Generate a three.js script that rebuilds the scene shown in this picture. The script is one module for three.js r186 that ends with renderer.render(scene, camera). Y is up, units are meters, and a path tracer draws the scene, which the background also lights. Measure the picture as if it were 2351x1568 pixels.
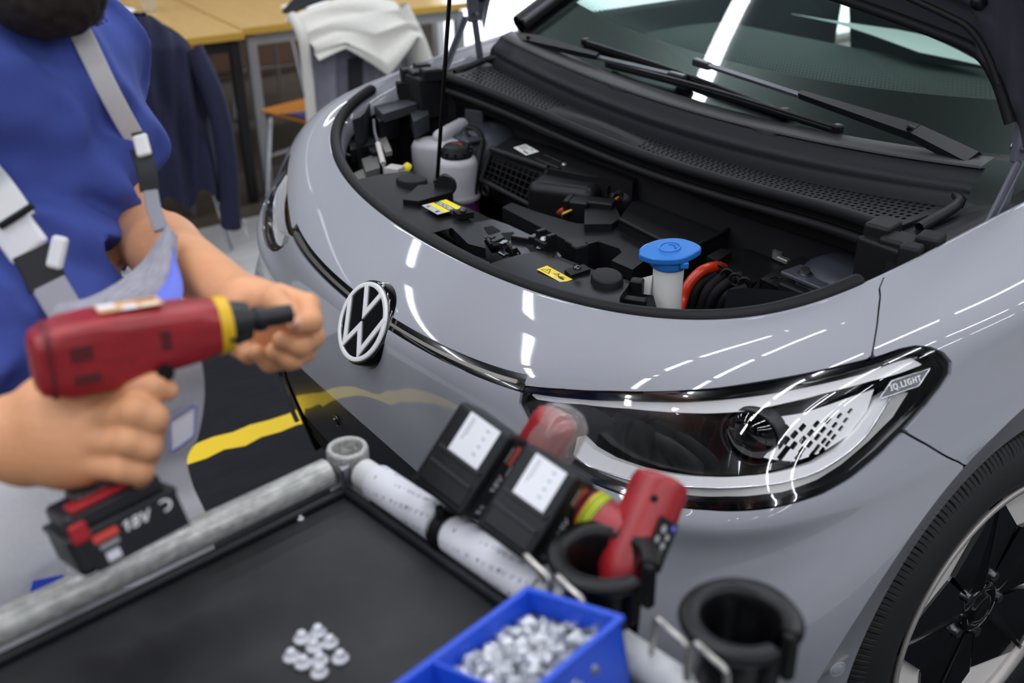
import * as THREE from 'three';
import { mergeGeometries, mergeVertices, toCreasedNormals } from 'three/addons/utils/BufferGeometryUtils.js';
import { RoundedBoxGeometry } from 'three/addons/geometries/RoundedBoxGeometry.js';
import { TextGeometry } from 'three/addons/geometries/TextGeometry.js';
import { FontLoader } from 'three/addons/loaders/FontLoader.js';
import { RectAreaLightUniformsLib } from 'three/addons/lights/RectAreaLightUniformsLib.js';
import { MarchingCubes } from 'three/addons/objects/MarchingCubes.js';
import { ImprovedNoise } from 'three/addons/math/ImprovedNoise.js';

// ---------------------------------------------------------------- camera, light, exposure
// World: y up, metres. The car faces +z, its left side is +x.
const scene = new THREE.Scene();
scene.background = new THREE.Color(0x0a0b0d);
const renderer = new THREE.WebGLRenderer({ antialias: true });
renderer.toneMapping = THREE.LinearToneMapping;
renderer.toneMappingExposure = 1.45;
renderer.shadowMap.enabled = true;
const FOCAL = 2446.94, CX = 1175.5, CY = 784;
const EYE = new THREE.Vector3(1.5407, 1.5865, 0.6503);
const camera = new THREE.PerspectiveCamera(2 * Math.atan(CY / FOCAL) * 180 / Math.PI, 2351 / 1568, 0.05, 60);
const yaw = 0.9625, pitch = 0.4711, roll = -0.0152;
const fwd = new THREE.Vector3(-Math.sin(yaw) * Math.cos(pitch), -Math.sin(pitch), -Math.cos(yaw) * Math.cos(pitch));
const rgt0 = new THREE.Vector3(Math.cos(yaw), 0, -Math.sin(yaw));
const up0 = new THREE.Vector3().crossVectors(rgt0, fwd);
const rgt = rgt0.clone().multiplyScalar(Math.cos(roll)).addScaledVector(up0, Math.sin(roll));
const upv = up0.clone().multiplyScalar(Math.cos(roll)).addScaledVector(rgt0, -Math.sin(roll));
camera.position.copy(EYE);
camera.quaternion.setFromRotationMatrix(new THREE.Matrix4().makeBasis(rgt, upv, fwd.clone().negate()));
camera.focus = 1.72;
camera.userData.fStop = camera.getFocalLength() / 1000 / 0.0125;
camera.updateMatrixWorld();
RectAreaLightUniformsLib.init();

// ---------------------------------------------------------------- helpers
const V = (x, y, z) => new THREE.Vector3(x, y, z);
/** A point of the place, measured on the photograph: pixel and one known coordinate ('x','y','z') or the depth ('d'). */
function P(px, py, axis, val) {
  const d = fwd.clone().addScaledVector(rgt, (px - CX) / FOCAL).addScaledVector(upv, (CY - py) / FOCAL);
  const t = axis === 'd' ? val : (val - EYE[axis]) / d[axis];
  return EYE.clone().addScaledVector(d, t);
}
function pix(p) {
  const d = p.clone().sub(EYE), z = d.dot(fwd);
  return [CX + FOCAL * d.dot(rgt) / z, CY - FOCAL * d.dot(upv) / z, z];
}
const lerp = (a, b, t) => a + (b - a) * t, clamp = (x, a, b) => Math.min(b, Math.max(a, x));
const sstep = (a, b, x) => { const t = clamp((x - a) / (b - a), 0, 1); return t * t * (3 - 2 * t); };
let seed = 20240511;
const rnd = (a = 1, b) => { seed = (seed * 1664525 + 1013904223) >>> 0; const r = seed / 4294967296; return b === undefined ? r * a : a + r * (b - a); };
const noise = new ImprovedNoise();
const fbm = (x, y, z = 0.5, o = 4) => { let s = 0, a = 0.5; for (let i = 0; i < o; i++) { s += a * noise.noise(x, y, z); x *= 2.03; y *= 2.03; z *= 2.03; a *= 0.5; } return s; };
const used = {};
const numbered = n => { const k = used[n] = (used[n] ?? -1) + 1; return k ? `${n}_${String(k).padStart(3, '0')}` : n; };
function fix(o) { o.traverse(m => { if (m.isMesh) { m.castShadow = true; m.receiveShadow = true; } }); return o; }
/** Top-level group of a thing, at its base. */
function thing(name, label, category, pos = [0, 0, 0], group) {
  const o = new THREE.Group(); o.name = numbered(name); o.position.set(...pos); o.userData = { label, category };
  if (group) o.userData.group = group;
  scene.add(o); return o;
}
function plain(g) { // same attributes everywhere, so that anything can be merged
  g = g.index ? g.toNonIndexed() : g;
  for (const k of Object.keys(g.attributes)) if (!['position', 'normal', 'uv'].includes(k)) g.deleteAttribute(k);
  if (!g.attributes.uv) g.setAttribute('uv', new THREE.BufferAttribute(new Float32Array(g.attributes.position.count * 2), 2));
  if (!g.attributes.normal) g.computeVertexNormals();
  return g;
}
const merge = list => list.length === 1 ? list[0] : mergeGeometries(list.map(plain));
function part(parent, name, geo, material, label) {
  const m = new THREE.Mesh(Array.isArray(geo) ? merge(geo) : geo, material); m.name = name; m.castShadow = m.receiveShadow = true;
  if (label) m.userData.label = label;
  if (parent) parent.add(m); return m;
}
function sub(parent, name) { const g = new THREE.Group(); g.name = name; parent.add(g); return g; }
function solo(name, geo, material, label, category, group) { // a thing that is one mesh
  const m = part(scene, numbered(name), geo, material); m.userData = { label, category }; if (group) m.userData.group = group; return m;
}
function struct(name, geo, material) { const m = part(scene, name, geo, material); m.userData.kind = 'structure'; return m; }
const rbox = (w, h, d, r = 0.004, seg = 2) => new RoundedBoxGeometry(w, h, d, seg, Math.min(r, w / 2.01, h / 2.01, d / 2.01));
/** Rounded box with a centre, optional euler rotation. */
function box(w, h, d, x, y, z, r, rx = 0, ry = 0, rz = 0) {
  const g = rbox(w, h, d, r ?? Math.min(w, h, d) * 0.12); g.applyMatrix4(new THREE.Matrix4().compose(V(x, y, z), new THREE.Quaternion().setFromEuler(new THREE.Euler(rx, ry, rz, 'YXZ')), V(1, 1, 1))); return g;
}
function cyl(r0, r1, h, a, b, seg = 24, open = false) { // between two points if a, b given
  const g = new THREE.CylinderGeometry(r1, r0, h ?? a.distanceTo(b), seg, 1, open);
  if (a) { const d = b.clone().sub(a); g.applyMatrix4(new THREE.Matrix4().compose(a.clone().add(b).multiplyScalar(0.5), new THREE.Quaternion().setFromUnitVectors(V(0, 1, 0), d.normalize()), V(1, 1, 1))); }
  return g;
}
const rod = (a, b, r, seg = 14) => cyl(r, r, null, a, b, seg);
function tube(pts, r, seg = 64, rad = 10, closed = false) { return new THREE.TubeGeometry(new THREE.CatmullRomCurve3(pts, closed, 'centripetal'), seg, r, rad, closed); }
function polytube(pts, r, rad = 10) { // straight runs with small round elbows
  const path = new THREE.CurvePath(); let a = pts[0];
  for (let i = 1; i < pts.length - 1; i++) {
    const b = pts[i], d0 = a.distanceTo(b), d1 = b.distanceTo(pts[i + 1]), k = Math.min(r * 3, d0 * .4, d1 * .4);
    const s = b.clone().lerp(a, k / d0), e = b.clone().lerp(pts[i + 1], k / d1);
    path.add(new THREE.LineCurve3(a, s)); path.add(new THREE.QuadraticBezierCurve3(s, b, e)); a = e;
  }
  path.add(new THREE.LineCurve3(a, pts[pts.length - 1]));
  return new THREE.TubeGeometry(path, pts.length * 16, r, rad, false);
}
const lathe = (prof, seg = 40) => new THREE.LatheGeometry(prof.map(p => new THREE.Vector2(p[0], p[1])), seg);
function caps(g, a, b, r, rad = 10) { return merge([g, new THREE.SphereGeometry(r, rad, 6).translate(a.x, a.y, a.z), new THREE.SphereGeometry(r, rad, 6).translate(b.x, b.y, b.z)]); }
/** Solid between a polygon in space and its copy moved by a vector (slab). */
function slab(pts, shift) {
  const n = pts.length, nrm = V(0, 0, 0);
  for (let i = 0; i < n; i++) { const a = pts[i], b = pts[(i + 1) % n]; nrm.x += (a.y - b.y) * (a.z + b.z); nrm.y += (a.z - b.z) * (a.x + b.x); nrm.z += (a.x - b.x) * (a.y + b.y); }
  nrm.normalize();
  const X = pts[1].clone().sub(pts[0]).normalize(); X.addScaledVector(nrm, -X.dot(nrm)).normalize(); const Y = nrm.clone().cross(X);
  const p2 = pts.map(p => new THREE.Vector2(p.clone().sub(pts[0]).dot(X), p.clone().sub(pts[0]).dot(Y)));
  let tri = THREE.ShapeUtils.triangulateShape(p2, []);
  const pos = [], top = pts, bot = pts.map(p => p.clone().add(shift)), flip = shift.dot(nrm) > 0;
  const add = (a, b, c) => { for (const q of flip ? [a, c, b] : [a, b, c]) pos.push(q.x, q.y, q.z); };
  for (const [i, j, k] of tri) { add(top[i], top[j], top[k]); add(bot[i], bot[k], bot[j]); }
  for (let i = 0; i < n; i++) { const j = (i + 1) % n; add(top[i], bot[i], bot[j]); add(top[i], bot[j], top[j]); }
  const g = new THREE.BufferGeometry(); g.setAttribute('position', new THREE.Float32BufferAttribute(pos, 3)); g.computeVertexNormals(); return plain(g);
}
/** Mesh from a grid of points f(i,j). */
function grid(nu, nv, f, closedU = false) {
  const pos = [], uv = [], idx = [];
  for (let i = 0; i <= nu; i++) for (let j = 0; j <= nv; j++) { const p = f(i / nu, j / nv); pos.push(p.x, p.y, p.z); uv.push(i / nu, j / nv); }
  for (let i = 0; i < nu; i++) for (let j = 0; j < nv; j++) { const a = i * (nv + 1) + j, b = a + nv + 1; idx.push(a, b, a + 1, b, b + 1, a + 1); }
  const g = new THREE.BufferGeometry(); g.setAttribute('position', new THREE.Float32BufferAttribute(pos, 3)); g.setAttribute('uv', new THREE.Float32BufferAttribute(uv, 2)); g.setIndex(idx); g.computeVertexNormals();
  return g;
}
function cloth(nu, nv, f, thick = .006) { // closed sheet with thickness
  const a = grid(nu, nv, f), g2 = a.clone(), p = g2.attributes.position, n = a.attributes.normal; for (let i = 0; i < p.count; i++) p.setXYZ(i, p.getX(i) - n.getX(i) * thick, p.getY(i) - n.getY(i) * thick, p.getZ(i) - n.getZ(i) * thick);
  const idx = Array.from(g2.index.array); for (let i = 0; i < idx.length; i += 3) { const t = idx[i]; idx[i] = idx[i + 1]; idx[i + 1] = t; } g2.setIndex(idx); g2.computeVertexNormals(); return merge([a, g2]);
}
const mirrorX = g => { g = g.clone(); if (g.index) g = g.toNonIndexed(); const p = g.attributes.position, n = g.attributes.normal;
  for (const at of Object.values(g.attributes)) { const s = at.itemSize, a = at.array; for (let i = 0; i < at.count; i += 3) for (let k = 0; k < s; k++) { const t = a[(i + 1) * s + k]; a[(i + 1) * s + k] = a[(i + 2) * s + k]; a[(i + 2) * s + k] = t; } }
  for (let i = 0; i < p.count; i++) { p.setX(i, -p.getX(i)); if (n) n.setX(i, -n.getX(i)); } return g; };
function place(g, pos, X, Y) { // local x, y axes -> given directions
  const x = X.clone().normalize(), z = x.clone().cross(Y).normalize(), y = z.clone().cross(x);
  return g.applyMatrix4(new THREE.Matrix4().makeBasis(x, y, z).setPosition(pos));
}
function frame(pos, X, Y) { const x = X.clone().normalize(), z = x.clone().cross(Y).normalize(), y = z.clone().cross(x); return new THREE.Matrix4().makeBasis(x, y, z).setPosition(pos); }

// ---------------------------------------------------------------- textures and materials
function tex(w, h, f, { srgb = true, rep = [1, 1] } = {}) {
  const d = new Uint8Array(w * h * 4);
  for (let j = 0; j < h; j++) for (let i = 0; i < w; i++) { const c = f(i, j), o = (j * w + i) * 4; d[o] = clamp(c[0], 0, 255); d[o + 1] = clamp(c[1], 0, 255); d[o + 2] = clamp(c[2], 0, 255); d[o + 3] = 255; }
  const t = new THREE.DataTexture(d, w, h); t.magFilter = THREE.LinearFilter; t.minFilter = THREE.LinearMipmapLinearFilter; t.generateMipmaps = true;
  t.wrapS = t.wrapT = THREE.RepeatWrapping; t.repeat.set(...rep); if (srgb) t.colorSpace = THREE.SRGBColorSpace; t.needsUpdate = true; return t;
}
function canvasTex(w, h, draw) { const c = document.createElement('canvas'); c.width = w; c.height = h; const x = c.getContext('2d'); draw(x, w, h); const t = new THREE.CanvasTexture(c); t.colorSpace = THREE.SRGBColorSpace; return t; }
const std = (color, roughness = 0.5, metalness = 0, o = {}) => new THREE.MeshStandardMaterial({ color, roughness, metalness, ...o });
const phy = (color, roughness = 0.5, metalness = 0, o = {}) => new THREE.MeshPhysicalMaterial({ color, roughness, metalness, ...o });
const blk = (color, roughness = 0.5) => new THREE.MeshPhysicalMaterial({ color, roughness, specularIntensity: 0.6 }); // moulded black plastic and rubber
const grainTex = tex(256, 256, () => { const v = 110 + rnd(60); return [v, v, v]; }, { srgb: false, rep: [6, 6] });
const M = {
  paint: phy(0x9fa1a8, 0.55, 0, { clearcoat: 1, clearcoatRoughness: 0.03 }),
  blackGloss: phy(0x08080a, 0.12, 0, { clearcoat: 1, clearcoatRoughness: 0.02 }),
  blackPlastic: blk(0x101012, 0.5),
  blackSatin: blk(0x0d0d0f, 0.4),
  blackMatt: blk(0x0a0a0b, 0.8),
  feltAndShade: blk(0x17171a, 0.9), // sound lining, radiator fins; also dark stand-in for shade in recesses and openings
  carpet: std(0x2b2b2e, 0.95),
  rubber: blk(0x131315, 0.6),
  chrome: std(0xd8dade, 0.12, 1),
  steel: std(0x9a9ca0, 0.32, 1),
  zinc: std(0xa8aaa8, 0.42, 0.85),
  white: std(0xe6e6e2, 0.45),
  whiteGloss: phy(0xf2f2f2, 0.25, 0, { clearcoat: 0.6 }),
  greyPaint: phy(0x4a4d58, 0.5, 0, { clearcoat: 0.8, clearcoatRoughness: 0.15 }),
};
// ---------------------------------------------------------------- the hall: floor, walls, ceiling, rows of tube lamps
{
  const speck = (base, amp, sc) => tex(512, 512, (i, j) => { const n = fbm(i / 512 * sc, j / 512 * sc, .3, 4) * amp + (rnd() - .5) * amp * .35; return base.map(b => b + n); });
  const rep = (t, k) => { t.repeat.set(k, k); return t; };
  const matM = new THREE.MeshPhysicalMaterial({ map: rep(speck([21, 22, 28], 13, 24), 8), roughness: .75, specularIntensity: .4 });
  const liteM = new THREE.MeshStandardMaterial({ map: rep(speck([186, 187, 186], 16, 12), 3), roughness: .35 });
  const brownM = new THREE.MeshStandardMaterial({ map: rep(speck([74, 68, 58], 16, 14), 5), roughness: .5 });
  struct('floor', [box(3.9, .1, 22, .35, -.05, 0, .001)], matM);                                      // dark mat of the work bay
  const f2 = struct('floor_001', box(1.05, .1, 22, -2.125, -.052, 0, .001), liteM);                    // light walkway
  struct('floor_003', box(7.2, .1, 22, 5.9, -.053, 0, .001), liteM);                                    // unseen hall floor beyond the mat, made pale to bounce fill light
  struct('floor_002', box(6.4, .1, 22, -5.85, -.054, 0, .001), brownM);                               // break area
  const yl = new THREE.Shape(); const L = [], R = []; for (let i = 0; i <= 220; i++) { const z = -6 + i * .055; L.push(new THREE.Vector2(-1.035 + rnd(.014), z)); R.push(new THREE.Vector2(-.945 + (rnd() - .5) * .02, z)); }
  yl.setFromPoints([...L, ...R.reverse()]); const g = new THREE.ExtrudeGeometry(yl, { depth: .0015, bevelEnabled: false }); g.rotateX(Math.PI / 2); g.scale(1, 1, 1); g.translate(0, .002, 0);
  struct('trim_1', g, std(0xe3c014, .55));
  const wall = std(0x5c5f62, .8), dark = std(0x3b3e42, .8);
  struct('wall_north', box(18.6, 6, .2, .3, 2.95, -10.1, .001), wall); struct('wall_south', box(18.6, 6, .2, .3, 2.95, 10.1, .001), wall);
  struct('wall_west', box(.2, 6, 20, -8.9, 2.95, 0, .001), wall); struct('wall_east', box(.2, 6, 20, 9.5, 2.95, 0, .001), wall);
  struct('ceiling', box(18.6, .2, 20.4, .3, 6.0, 0, .001), dark);
  // roof beams
  for (let k = 0; k < 5; k++) struct(`trim_${k + 2}`, box(18.2, .35, .25, .3, 5.6, -8 + k * 4, .01), std(0x2c2f33, .7));
  // rows of tube lamps running along the hall
  const tubeM = new THREE.MeshStandardMaterial({ color: 0xffffff, emissive: 0xf4f7ff, emissiveIntensity: 3.0 }), caseM = std(0xd5d7d8, .4);
  const rows = [-7.0, -4.6, -2.85, -.75, .35, 2.6, 4.6, 6.6], Y = 4.0;
  rows.forEach((x, r) => { for (let k = 0; k < 9; k++) {
    const z = -8 + k * 2.0 + (r % 2) * .3, lamp = thing('tube_lamp', 'slim white tube lamp hung in a row under the hall roof', 'lamp', [x, Y, z], 'rows of tube lamps');
    part(lamp, 'lamp_case', box(.10, .05, 1.7, 0, .03, 0, .012), caseM);
    part(lamp, 'lamp_tube', caps(rod(V(0, -.01, -.83), V(0, -.01, .83), .018, 12), V(0, -.01, -.83), V(0, -.01, .83), .018, 12), tubeM);
    for (const s of [-.5, .5]) part(lamp, 'hanger', rod(V(0, .05, s), V(0, 1.6, s), .003, 6), caseM);
    if (Math.abs(x) < 7) { const l = new THREE.RectAreaLight(0xf4f7ff, 26, .09, 1.68); l.position.set(x, Y - .035, z); l.rotation.x = -Math.PI / 2; scene.add(l); }
  } });
}

{ // glazed partition with daylight behind it, beside the break tables
  const X = -3.55, Z0 = -2.42, w = struct('window_1', box(.06, .05, 4.6, X, .025, Z0 - 2.3, .004), std(0xdcdedd, .5)); const pane = new THREE.MeshStandardMaterial({ color: 0xffffff, roughness: .3, emissive: 0xeef4ff, emissiveIntensity: 1.25 });
  for (let k = 0; k < 5; k++) { part(w, 'window_pane', box(.012, 2.62, .87, X, 1.36, Z0 - .475 - k * .92, .002), pane); part(w, 'window_mullion', box(.06, 2.62, .045, X, 1.36, Z0 - .02 - k * .92, .004), std(0xe4e6e6, .5)); }
  part(w, 'window_head', box(.06, .12, 4.6, X, 2.73, Z0 - 2.3, .004), std(0xdcdedd, .5));
  const l = new THREE.RectAreaLight(0xdcebff, 2.0, 4.4, 2.5); l.position.set(X + .02, 1.4, Z0 - 2.3); l.lookAt(5, 1.4, Z0 - 2.3); scene.add(l);
}
// ---------------------------------------------------------------- car: the outer skin as one smooth sheet
const car = thing('car', 'light grey electric hatchback with its bonnet open and round badge on the nose', 'car');
function spline(t, y) { // natural cubic spline through (t, y)
  const n = t.length, m = new Float64Array(n), a = new Float64Array(n), b = new Float64Array(n);
  for (let i = 1; i < n - 1; i++) {
    const h0 = t[i] - t[i - 1], h1 = t[i + 1] - t[i], s = 2 * (h0 + h1) - h0 * (i > 1 ? a[i - 1] : 0);
    a[i] = h1 / s; b[i] = (6 * ((y[i + 1] - y[i]) / h1 - (y[i] - y[i - 1]) / h0) - h0 * (i > 1 ? b[i - 1] : 0)) / s;
  }
  for (let i = n - 2; i > 0; i--) m[i] = b[i] - a[i] * m[i + 1];
  return x => {
    let i = 0; while (i < n - 2 && x > t[i + 1]) i++;
    const h = t[i + 1] - t[i], p = (t[i + 1] - x) / h, q = 1 - p;
    return p * y[i] + q * y[i + 1] + ((p * p * p - p) * m[i] + (q * q * q - q) * m[i + 1]) * h * h / 6;
  };
}
class Sheet { // smooth sheet through levels of stations, mirrored about x = 0
  constructor(levels) {
    const full = levels.map(l => [...l.slice(1).reverse().map(p => [-p[0], p[1], p[2]]), ...l]);
    const n = full[0].length, mid = (n - 1) / 2, D = (a, b) => Math.hypot(a[0] - b[0], a[1] - b[1], a[2] - b[2]);
    this.ku = [0]; for (let i = 1; i < n; i++) this.ku.push(this.ku[i - 1] + full.reduce((s, l) => s + D(l[i], l[i - 1]), 0) / full.length);
    const c = this.ku[mid]; this.ku = this.ku.map(k => k - c);
    this.kv = [0]; for (let j = 1; j < full.length; j++) this.kv.push(this.kv[j - 1] + full[j].reduce((s, p, i) => s + D(p, full[j - 1][i]), 0) / n);
    this.rows = full.map(l => [0, 1, 2].map(k => spline(this.ku, l.map(p => p[k]))));
    this.U = this.ku[n - 1]; this.Vm = this.kv[this.kv.length - 1]; this.cache = new Map();
  }
  column(u) {
    let c = this.cache.get(u); if (c) return c;
    c = [0, 1, 2].map(k => spline(this.kv, this.rows.map(r => r[k](u)))); if (this.cache.size > 4000) this.cache.clear(); this.cache.set(u, c); return c;
  }
  at(u, v, off = 0) {
    const c = this.column(u), p = V(c[0](v), c[1](v), c[2](v)); if (!off) return p;
    return p.addScaledVector(this.normal(u, v), off);
  }
  normal(u, v) {
    const e = 1e-3, du = this.at(Math.min(u + e, this.U), v).sub(this.at(Math.max(u - e, -this.U), v)), dv = this.at(u, v + e).sub(this.at(u, v - e));
    return dv.cross(du).normalize();
  }
  /** (u, v) where two numbers of the sheet's point come nearest to a target. */
  find(fn, target, starts) {
    let best = null;
    for (const s of starts ?? [[.1, .1], [.3, .1], [.5, .1], [.7, .1], [.9, .1], [.3, .25], [.5, .25], [.7, .25], [.9, .25], [.6, .4], [.9, .4]]) {
      let [u, v] = s;
      for (let k = 0; k < 30; k++) {
        const f0 = fn(this.at(u, v)), e = 1e-4, fu = fn(this.at(u + e, v)), fv = fn(this.at(u, v + e));
        const r = [target[0] - f0[0], target[1] - f0[1]], a = (fu[0] - f0[0]) / e, b = (fv[0] - f0[0]) / e, c = (fu[1] - f0[1]) / e, d = (fv[1] - f0[1]) / e, det = a * d - b * c;
        if (Math.abs(det) < 1e-9) break;
        u = clamp(u + clamp((d * r[0] - b * r[1]) / det, -.12, .12), -this.U, this.U); v = clamp(v + clamp((a * r[1] - c * r[0]) / det, -.08, .08), -.05, this.Vm);
      }
      const f = fn(this.at(u, v)), err = Math.hypot(f[0] - target[0], f[1] - target[1]);
      if (!best || err < best[2]) best = [u, v, err];
    }
    return best;
  }
  trace(list, off = 0) { let prev; const me = off ? { at: (u, v) => this.at(u, v, off), U: this.U, Vm: this.Vm } : this; return list.map(q => { const r = Sheet.prototype.find.call(me, p => { const t = pix(p); return [t[0], t[1]]; }, q, prev && prev[2] < 2 ? [prev, [.6, .2]] : undefined); if (r[2] > 3) console.log('trace miss', q, r); prev = r; return [r[0], r[1]]; }); }
}
function polyDist(poly, u, v, closed = true) { // signed distance, inside positive (closed), in the sheet's metres
  let d = 1e9, inside = false; const n = poly.length;
  for (let i = 0, j = n - 1; i < n; j = i++) {
    if (!closed && i === 0) continue;
    const [ax, ay] = poly[j], [bx, by] = poly[i], ex = bx - ax, ey = by - ay, t = clamp(((u - ax) * ex + (v - ay) * ey) / (ex * ex + ey * ey + 1e-12), 0, 1);
    d = Math.min(d, Math.hypot(u - ax - t * ex, v - ay - t * ey));
    if ((ay > v) !== (by > v) && u < (bx - ax) * (v - ay) / (by - ay) + ax) inside = !inside;
  }
  return inside ? d : -d;
}
/** The part of a sheet where keep(u, v, point) > 0, as a mesh; edges get a turned-in flange of the given depth. */
function cutSheet(sheet, [u0, u1, nu], [v0, v1, nv], keep, { off = 0, flange = 0 } = {}) {
  const vert = [], pos = [], nor = [], uvs = [];
  for (let i = 0; i <= nu; i++) for (let j = 0; j <= nv; j++) {
    const u = lerp(u0, u1, i / nu), v = lerp(v0, v1, j / nv), n = sheet.normal(u, v), p = sheet.at(u, v).addScaledVector(n, typeof off === 'function' ? off(u, v) : off);
    vert.push({ u, v, p, n, k: keep(u, v, p) });
  }
  const mix = (a, b) => { const t = a.k / (a.k - b.k); return { u: lerp(a.u, b.u, t), v: lerp(a.v, b.v, t), p: a.p.clone().lerp(b.p, t), n: a.n.clone().lerp(b.n, t).normalize(), k: 0 }; };
  const put = q => { pos.push(q.p.x, q.p.y, q.p.z); nor.push(q.n.x, q.n.y, q.n.z); uvs.push(q.u, q.v); };
  const edges = [];
  const tri = (a, b, c) => {
    const poly = [], s = [a, b, c]; const cross = [];
    for (let i = 0; i < 3; i++) { const x = s[i], y = s[(i + 1) % 3]; if (x.k > 0) poly.push(x); if ((x.k > 0) !== (y.k > 0)) { const m = mix(x, y); poly.push(m); cross.push(m); } }
    if (poly.length < 3) return;
    for (let i = 1; i < poly.length - 1; i++) { put(poly[0]); put(poly[i]); put(poly[i + 1]); }
    if (cross.length === 2) edges.push(cross);
  };
  for (let i = 0; i < nu; i++) for (let j = 0; j < nv; j++) { const a = vert[i * (nv + 1) + j], b = vert[(i + 1) * (nv + 1) + j], c = vert[(i + 1) * (nv + 1) + j + 1], d = vert[i * (nv + 1) + j + 1]; tri(a, d, b); tri(b, d, c); }
  if (flange) {
    for (const [a, b] of edges) {
      const a2 = a.p.clone().addScaledVector(a.n, -flange), b2 = b.p.clone().addScaledVector(b.n, -flange), fn = b.p.clone().sub(a.p).cross(a2.clone().sub(a.p)).normalize();
      const q = p => ({ p, n: fn, u: a.u, v: a.v }); for (const p of [a.p, b.p, a2, b.p, b2, a2]) put(q(p));
    }
  }
  const g = new THREE.BufferGeometry(); g.setAttribute('position', new THREE.Float32BufferAttribute(pos, 3)); g.setAttribute('normal', new THREE.Float32BufferAttribute(nor, 3)); g.setAttribute('uv', new THREE.Float32BufferAttribute(uvs, 2)); return g;
}
const AX = .7277, fA = x => { const s = (x / AX) ** 2; return [x, .8822 + .0139 * s + .0828 * s * s, -.2348 - .1627 * s + .2272 * s * s - .364 * s * s * s]; };
const L1 = [0, .15, .30, .42, .52, .60, .66, .70].map(fA).concat([[.728, .983, -.53], [.742, 1.012, -.68], [.750, 1.043, -.88], [.756, 1.07, -1.15]]);
const L2 = [[0, .789, -.116], [.17, .789, -.122], [.32, .792, -.140], [.41, .802, -.160], [.50, .823, -.196], [.58, .843, -.238], [.66, .866, -.293], [.735, .895, -.355], [.80, .925, -.432], [.845, .932, -.56], [.862, .945, -.78], [.868, .955, -1.15]];
const L3 = [[0, .70, -.094], [.18, .702, -.099], [.33, .716, -.117], [.44, .735, -.135], [.545, .716, -.158], [.64, .714, -.195], [.72, .728, -.238], [.79, .752, -.292], [.838, .784, -.37], [.868, .83, -.50], [.882, .85, -.75], [.885, .85, -1.15]];
const L4 = [[0, .645, -.093], [.18, .647, -.097], [.33, .665, -.111], [.445, .697, -.125], [.55, .686, -.143], [.645, .683, -.181], [.728, .694, -.228], [.80, .717, -.285], [.853, .75, -.37], [.884, .79, -.50], [.898, .80, -.75], [.90, .80, -1.15]];
const L5 = [[0, .544, -.10], [.18, .543, -.102], [.34, .541, -.106], [.46, .541, -.111], [.57, .545, -.124], [.665, .552, -.158], [.762, .567, -.21], [.840, .602, -.278], [.882, .66, -.38], [.896, .70, -.51], [.905, .71, -.75], [.905, .70, -1.15]];
const L6 = [[0, .40, -.115], [.18, .40, -.117], [.34, .398, -.12], [.465, .396, -.127], [.58, .396, -.141], [.68, .40, -.172], [.788, .408, -.218], [.864, .425, -.285], [.894, .465, -.372], [.902, .50, -.5], [.908, .52, -.75], [.908, .51, -1.15]];
const L7 = [[0, .21, -.16], [.18, .21, -.163], [.34, .21, -.168], [.46, .21, -.175], [.57, .21, -.19], [.67, .21, -.22], [.775, .215, -.262], [.848, .225, -.32], [.875, .25, -.40], [.88, .27, -.52], [.885, .28, -.75], [.886, .28, -1.15]];
function fair(level, exact) { // take the ripple out of a row of stations (fourth differences), mirrored at the middle
  let p = level.map(q => q.slice());
  for (let it = 0; it < 26; it++) {
    const at = i => i < 0 ? [-p[-i][0], p[-i][1], p[-i][2]] : p[i], n = p.length, nx = p.map(q => q.slice());
    for (let i = 0; i < n - 2; i++) { if (exact && i < exact) continue; for (let k = 0; k < 3; k++) nx[i][k] -= .05 * (at(i - 2)[k] - 4 * at(i - 1)[k] + 6 * p[i][k] - 4 * p[i + 1][k] + p[i + 2][k]); if (i === 0) nx[i][0] = 0; }
    p = nx;
  }
  return p;
}
const F4 = fair(L4), F5 = fair(L5); // sharp crease under the headlights: the sheet steps in just below it
const F4c = F4.map((p, i) => { const k = sstep(2.2, 4.5, i) * (1 - sstep(7, 9, i)); return [p[0] + .0015 * k, p[1], p[2] + .0015 * k]; });
const F4b = F4.map((p, i) => { const q = F5[i], k = sstep(2.2, 4.5, i) * (1 - sstep(7, 9, i)), t = .16; return [lerp(p[0], q[0], t) - .003 * k, lerp(p[1], q[1], t), lerp(p[2], q[2], t) - .004 * k + .0012 * (1 - k)]; });
const skin = new Sheet([fair(L1), fair(L2), fair(L3), F4c, F4b, F5, fair(L6), fair(L7)]);
const vB = skin.kv[1], vC = skin.kv[5];
// outlines on the skin
const HL_OUT = skin.trace([[1202, 886], [1291, 894], [1401, 899], [1534, 900], [1644, 893], [1755, 876], [1844, 860], [1932, 840], [2020, 818], [2065, 802], [2100, 795], [2135, 798], [2166, 811], [2184, 833], [2182, 860], [2162, 891], [2131, 930], [2074, 992], [2020, 1045], [1954, 1098], [1888, 1134], [1799, 1160], [1711, 1171], [1622, 1169], [1556, 1163], [1445, 1140], [1357, 1107], [1290, 1063], [1246, 1015], [1215, 970], [1193, 926]]);
const SHUT = skin.trace([[2019, 662], [2021, 680], [2014, 745], [2003, 812], [2030, 900], [2078, 993], [2130, 1022], [2200, 1060], [2250, 1090], [2310, 1130]]);
const FENDER = [[SHUT[0][0] - .004, -.2], ...SHUT, [SHUT[9][0] + .03, .6], [skin.U + .2, .6], [skin.U + .2, -.2]];
const hubY = .3475, hubZ = -.802, archR = .403;
const creaseR = (y, z) => { const th = Math.atan2(y - hubY, z - hubZ); return .478 + .036 * Math.exp(-((th / .65) ** 2)); };
const archKeep = p => Math.abs(p.x) < .55 ? 1 : Math.hypot(p.y - hubY, p.z - hubZ) - creaseR(p.y, p.z);
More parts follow.
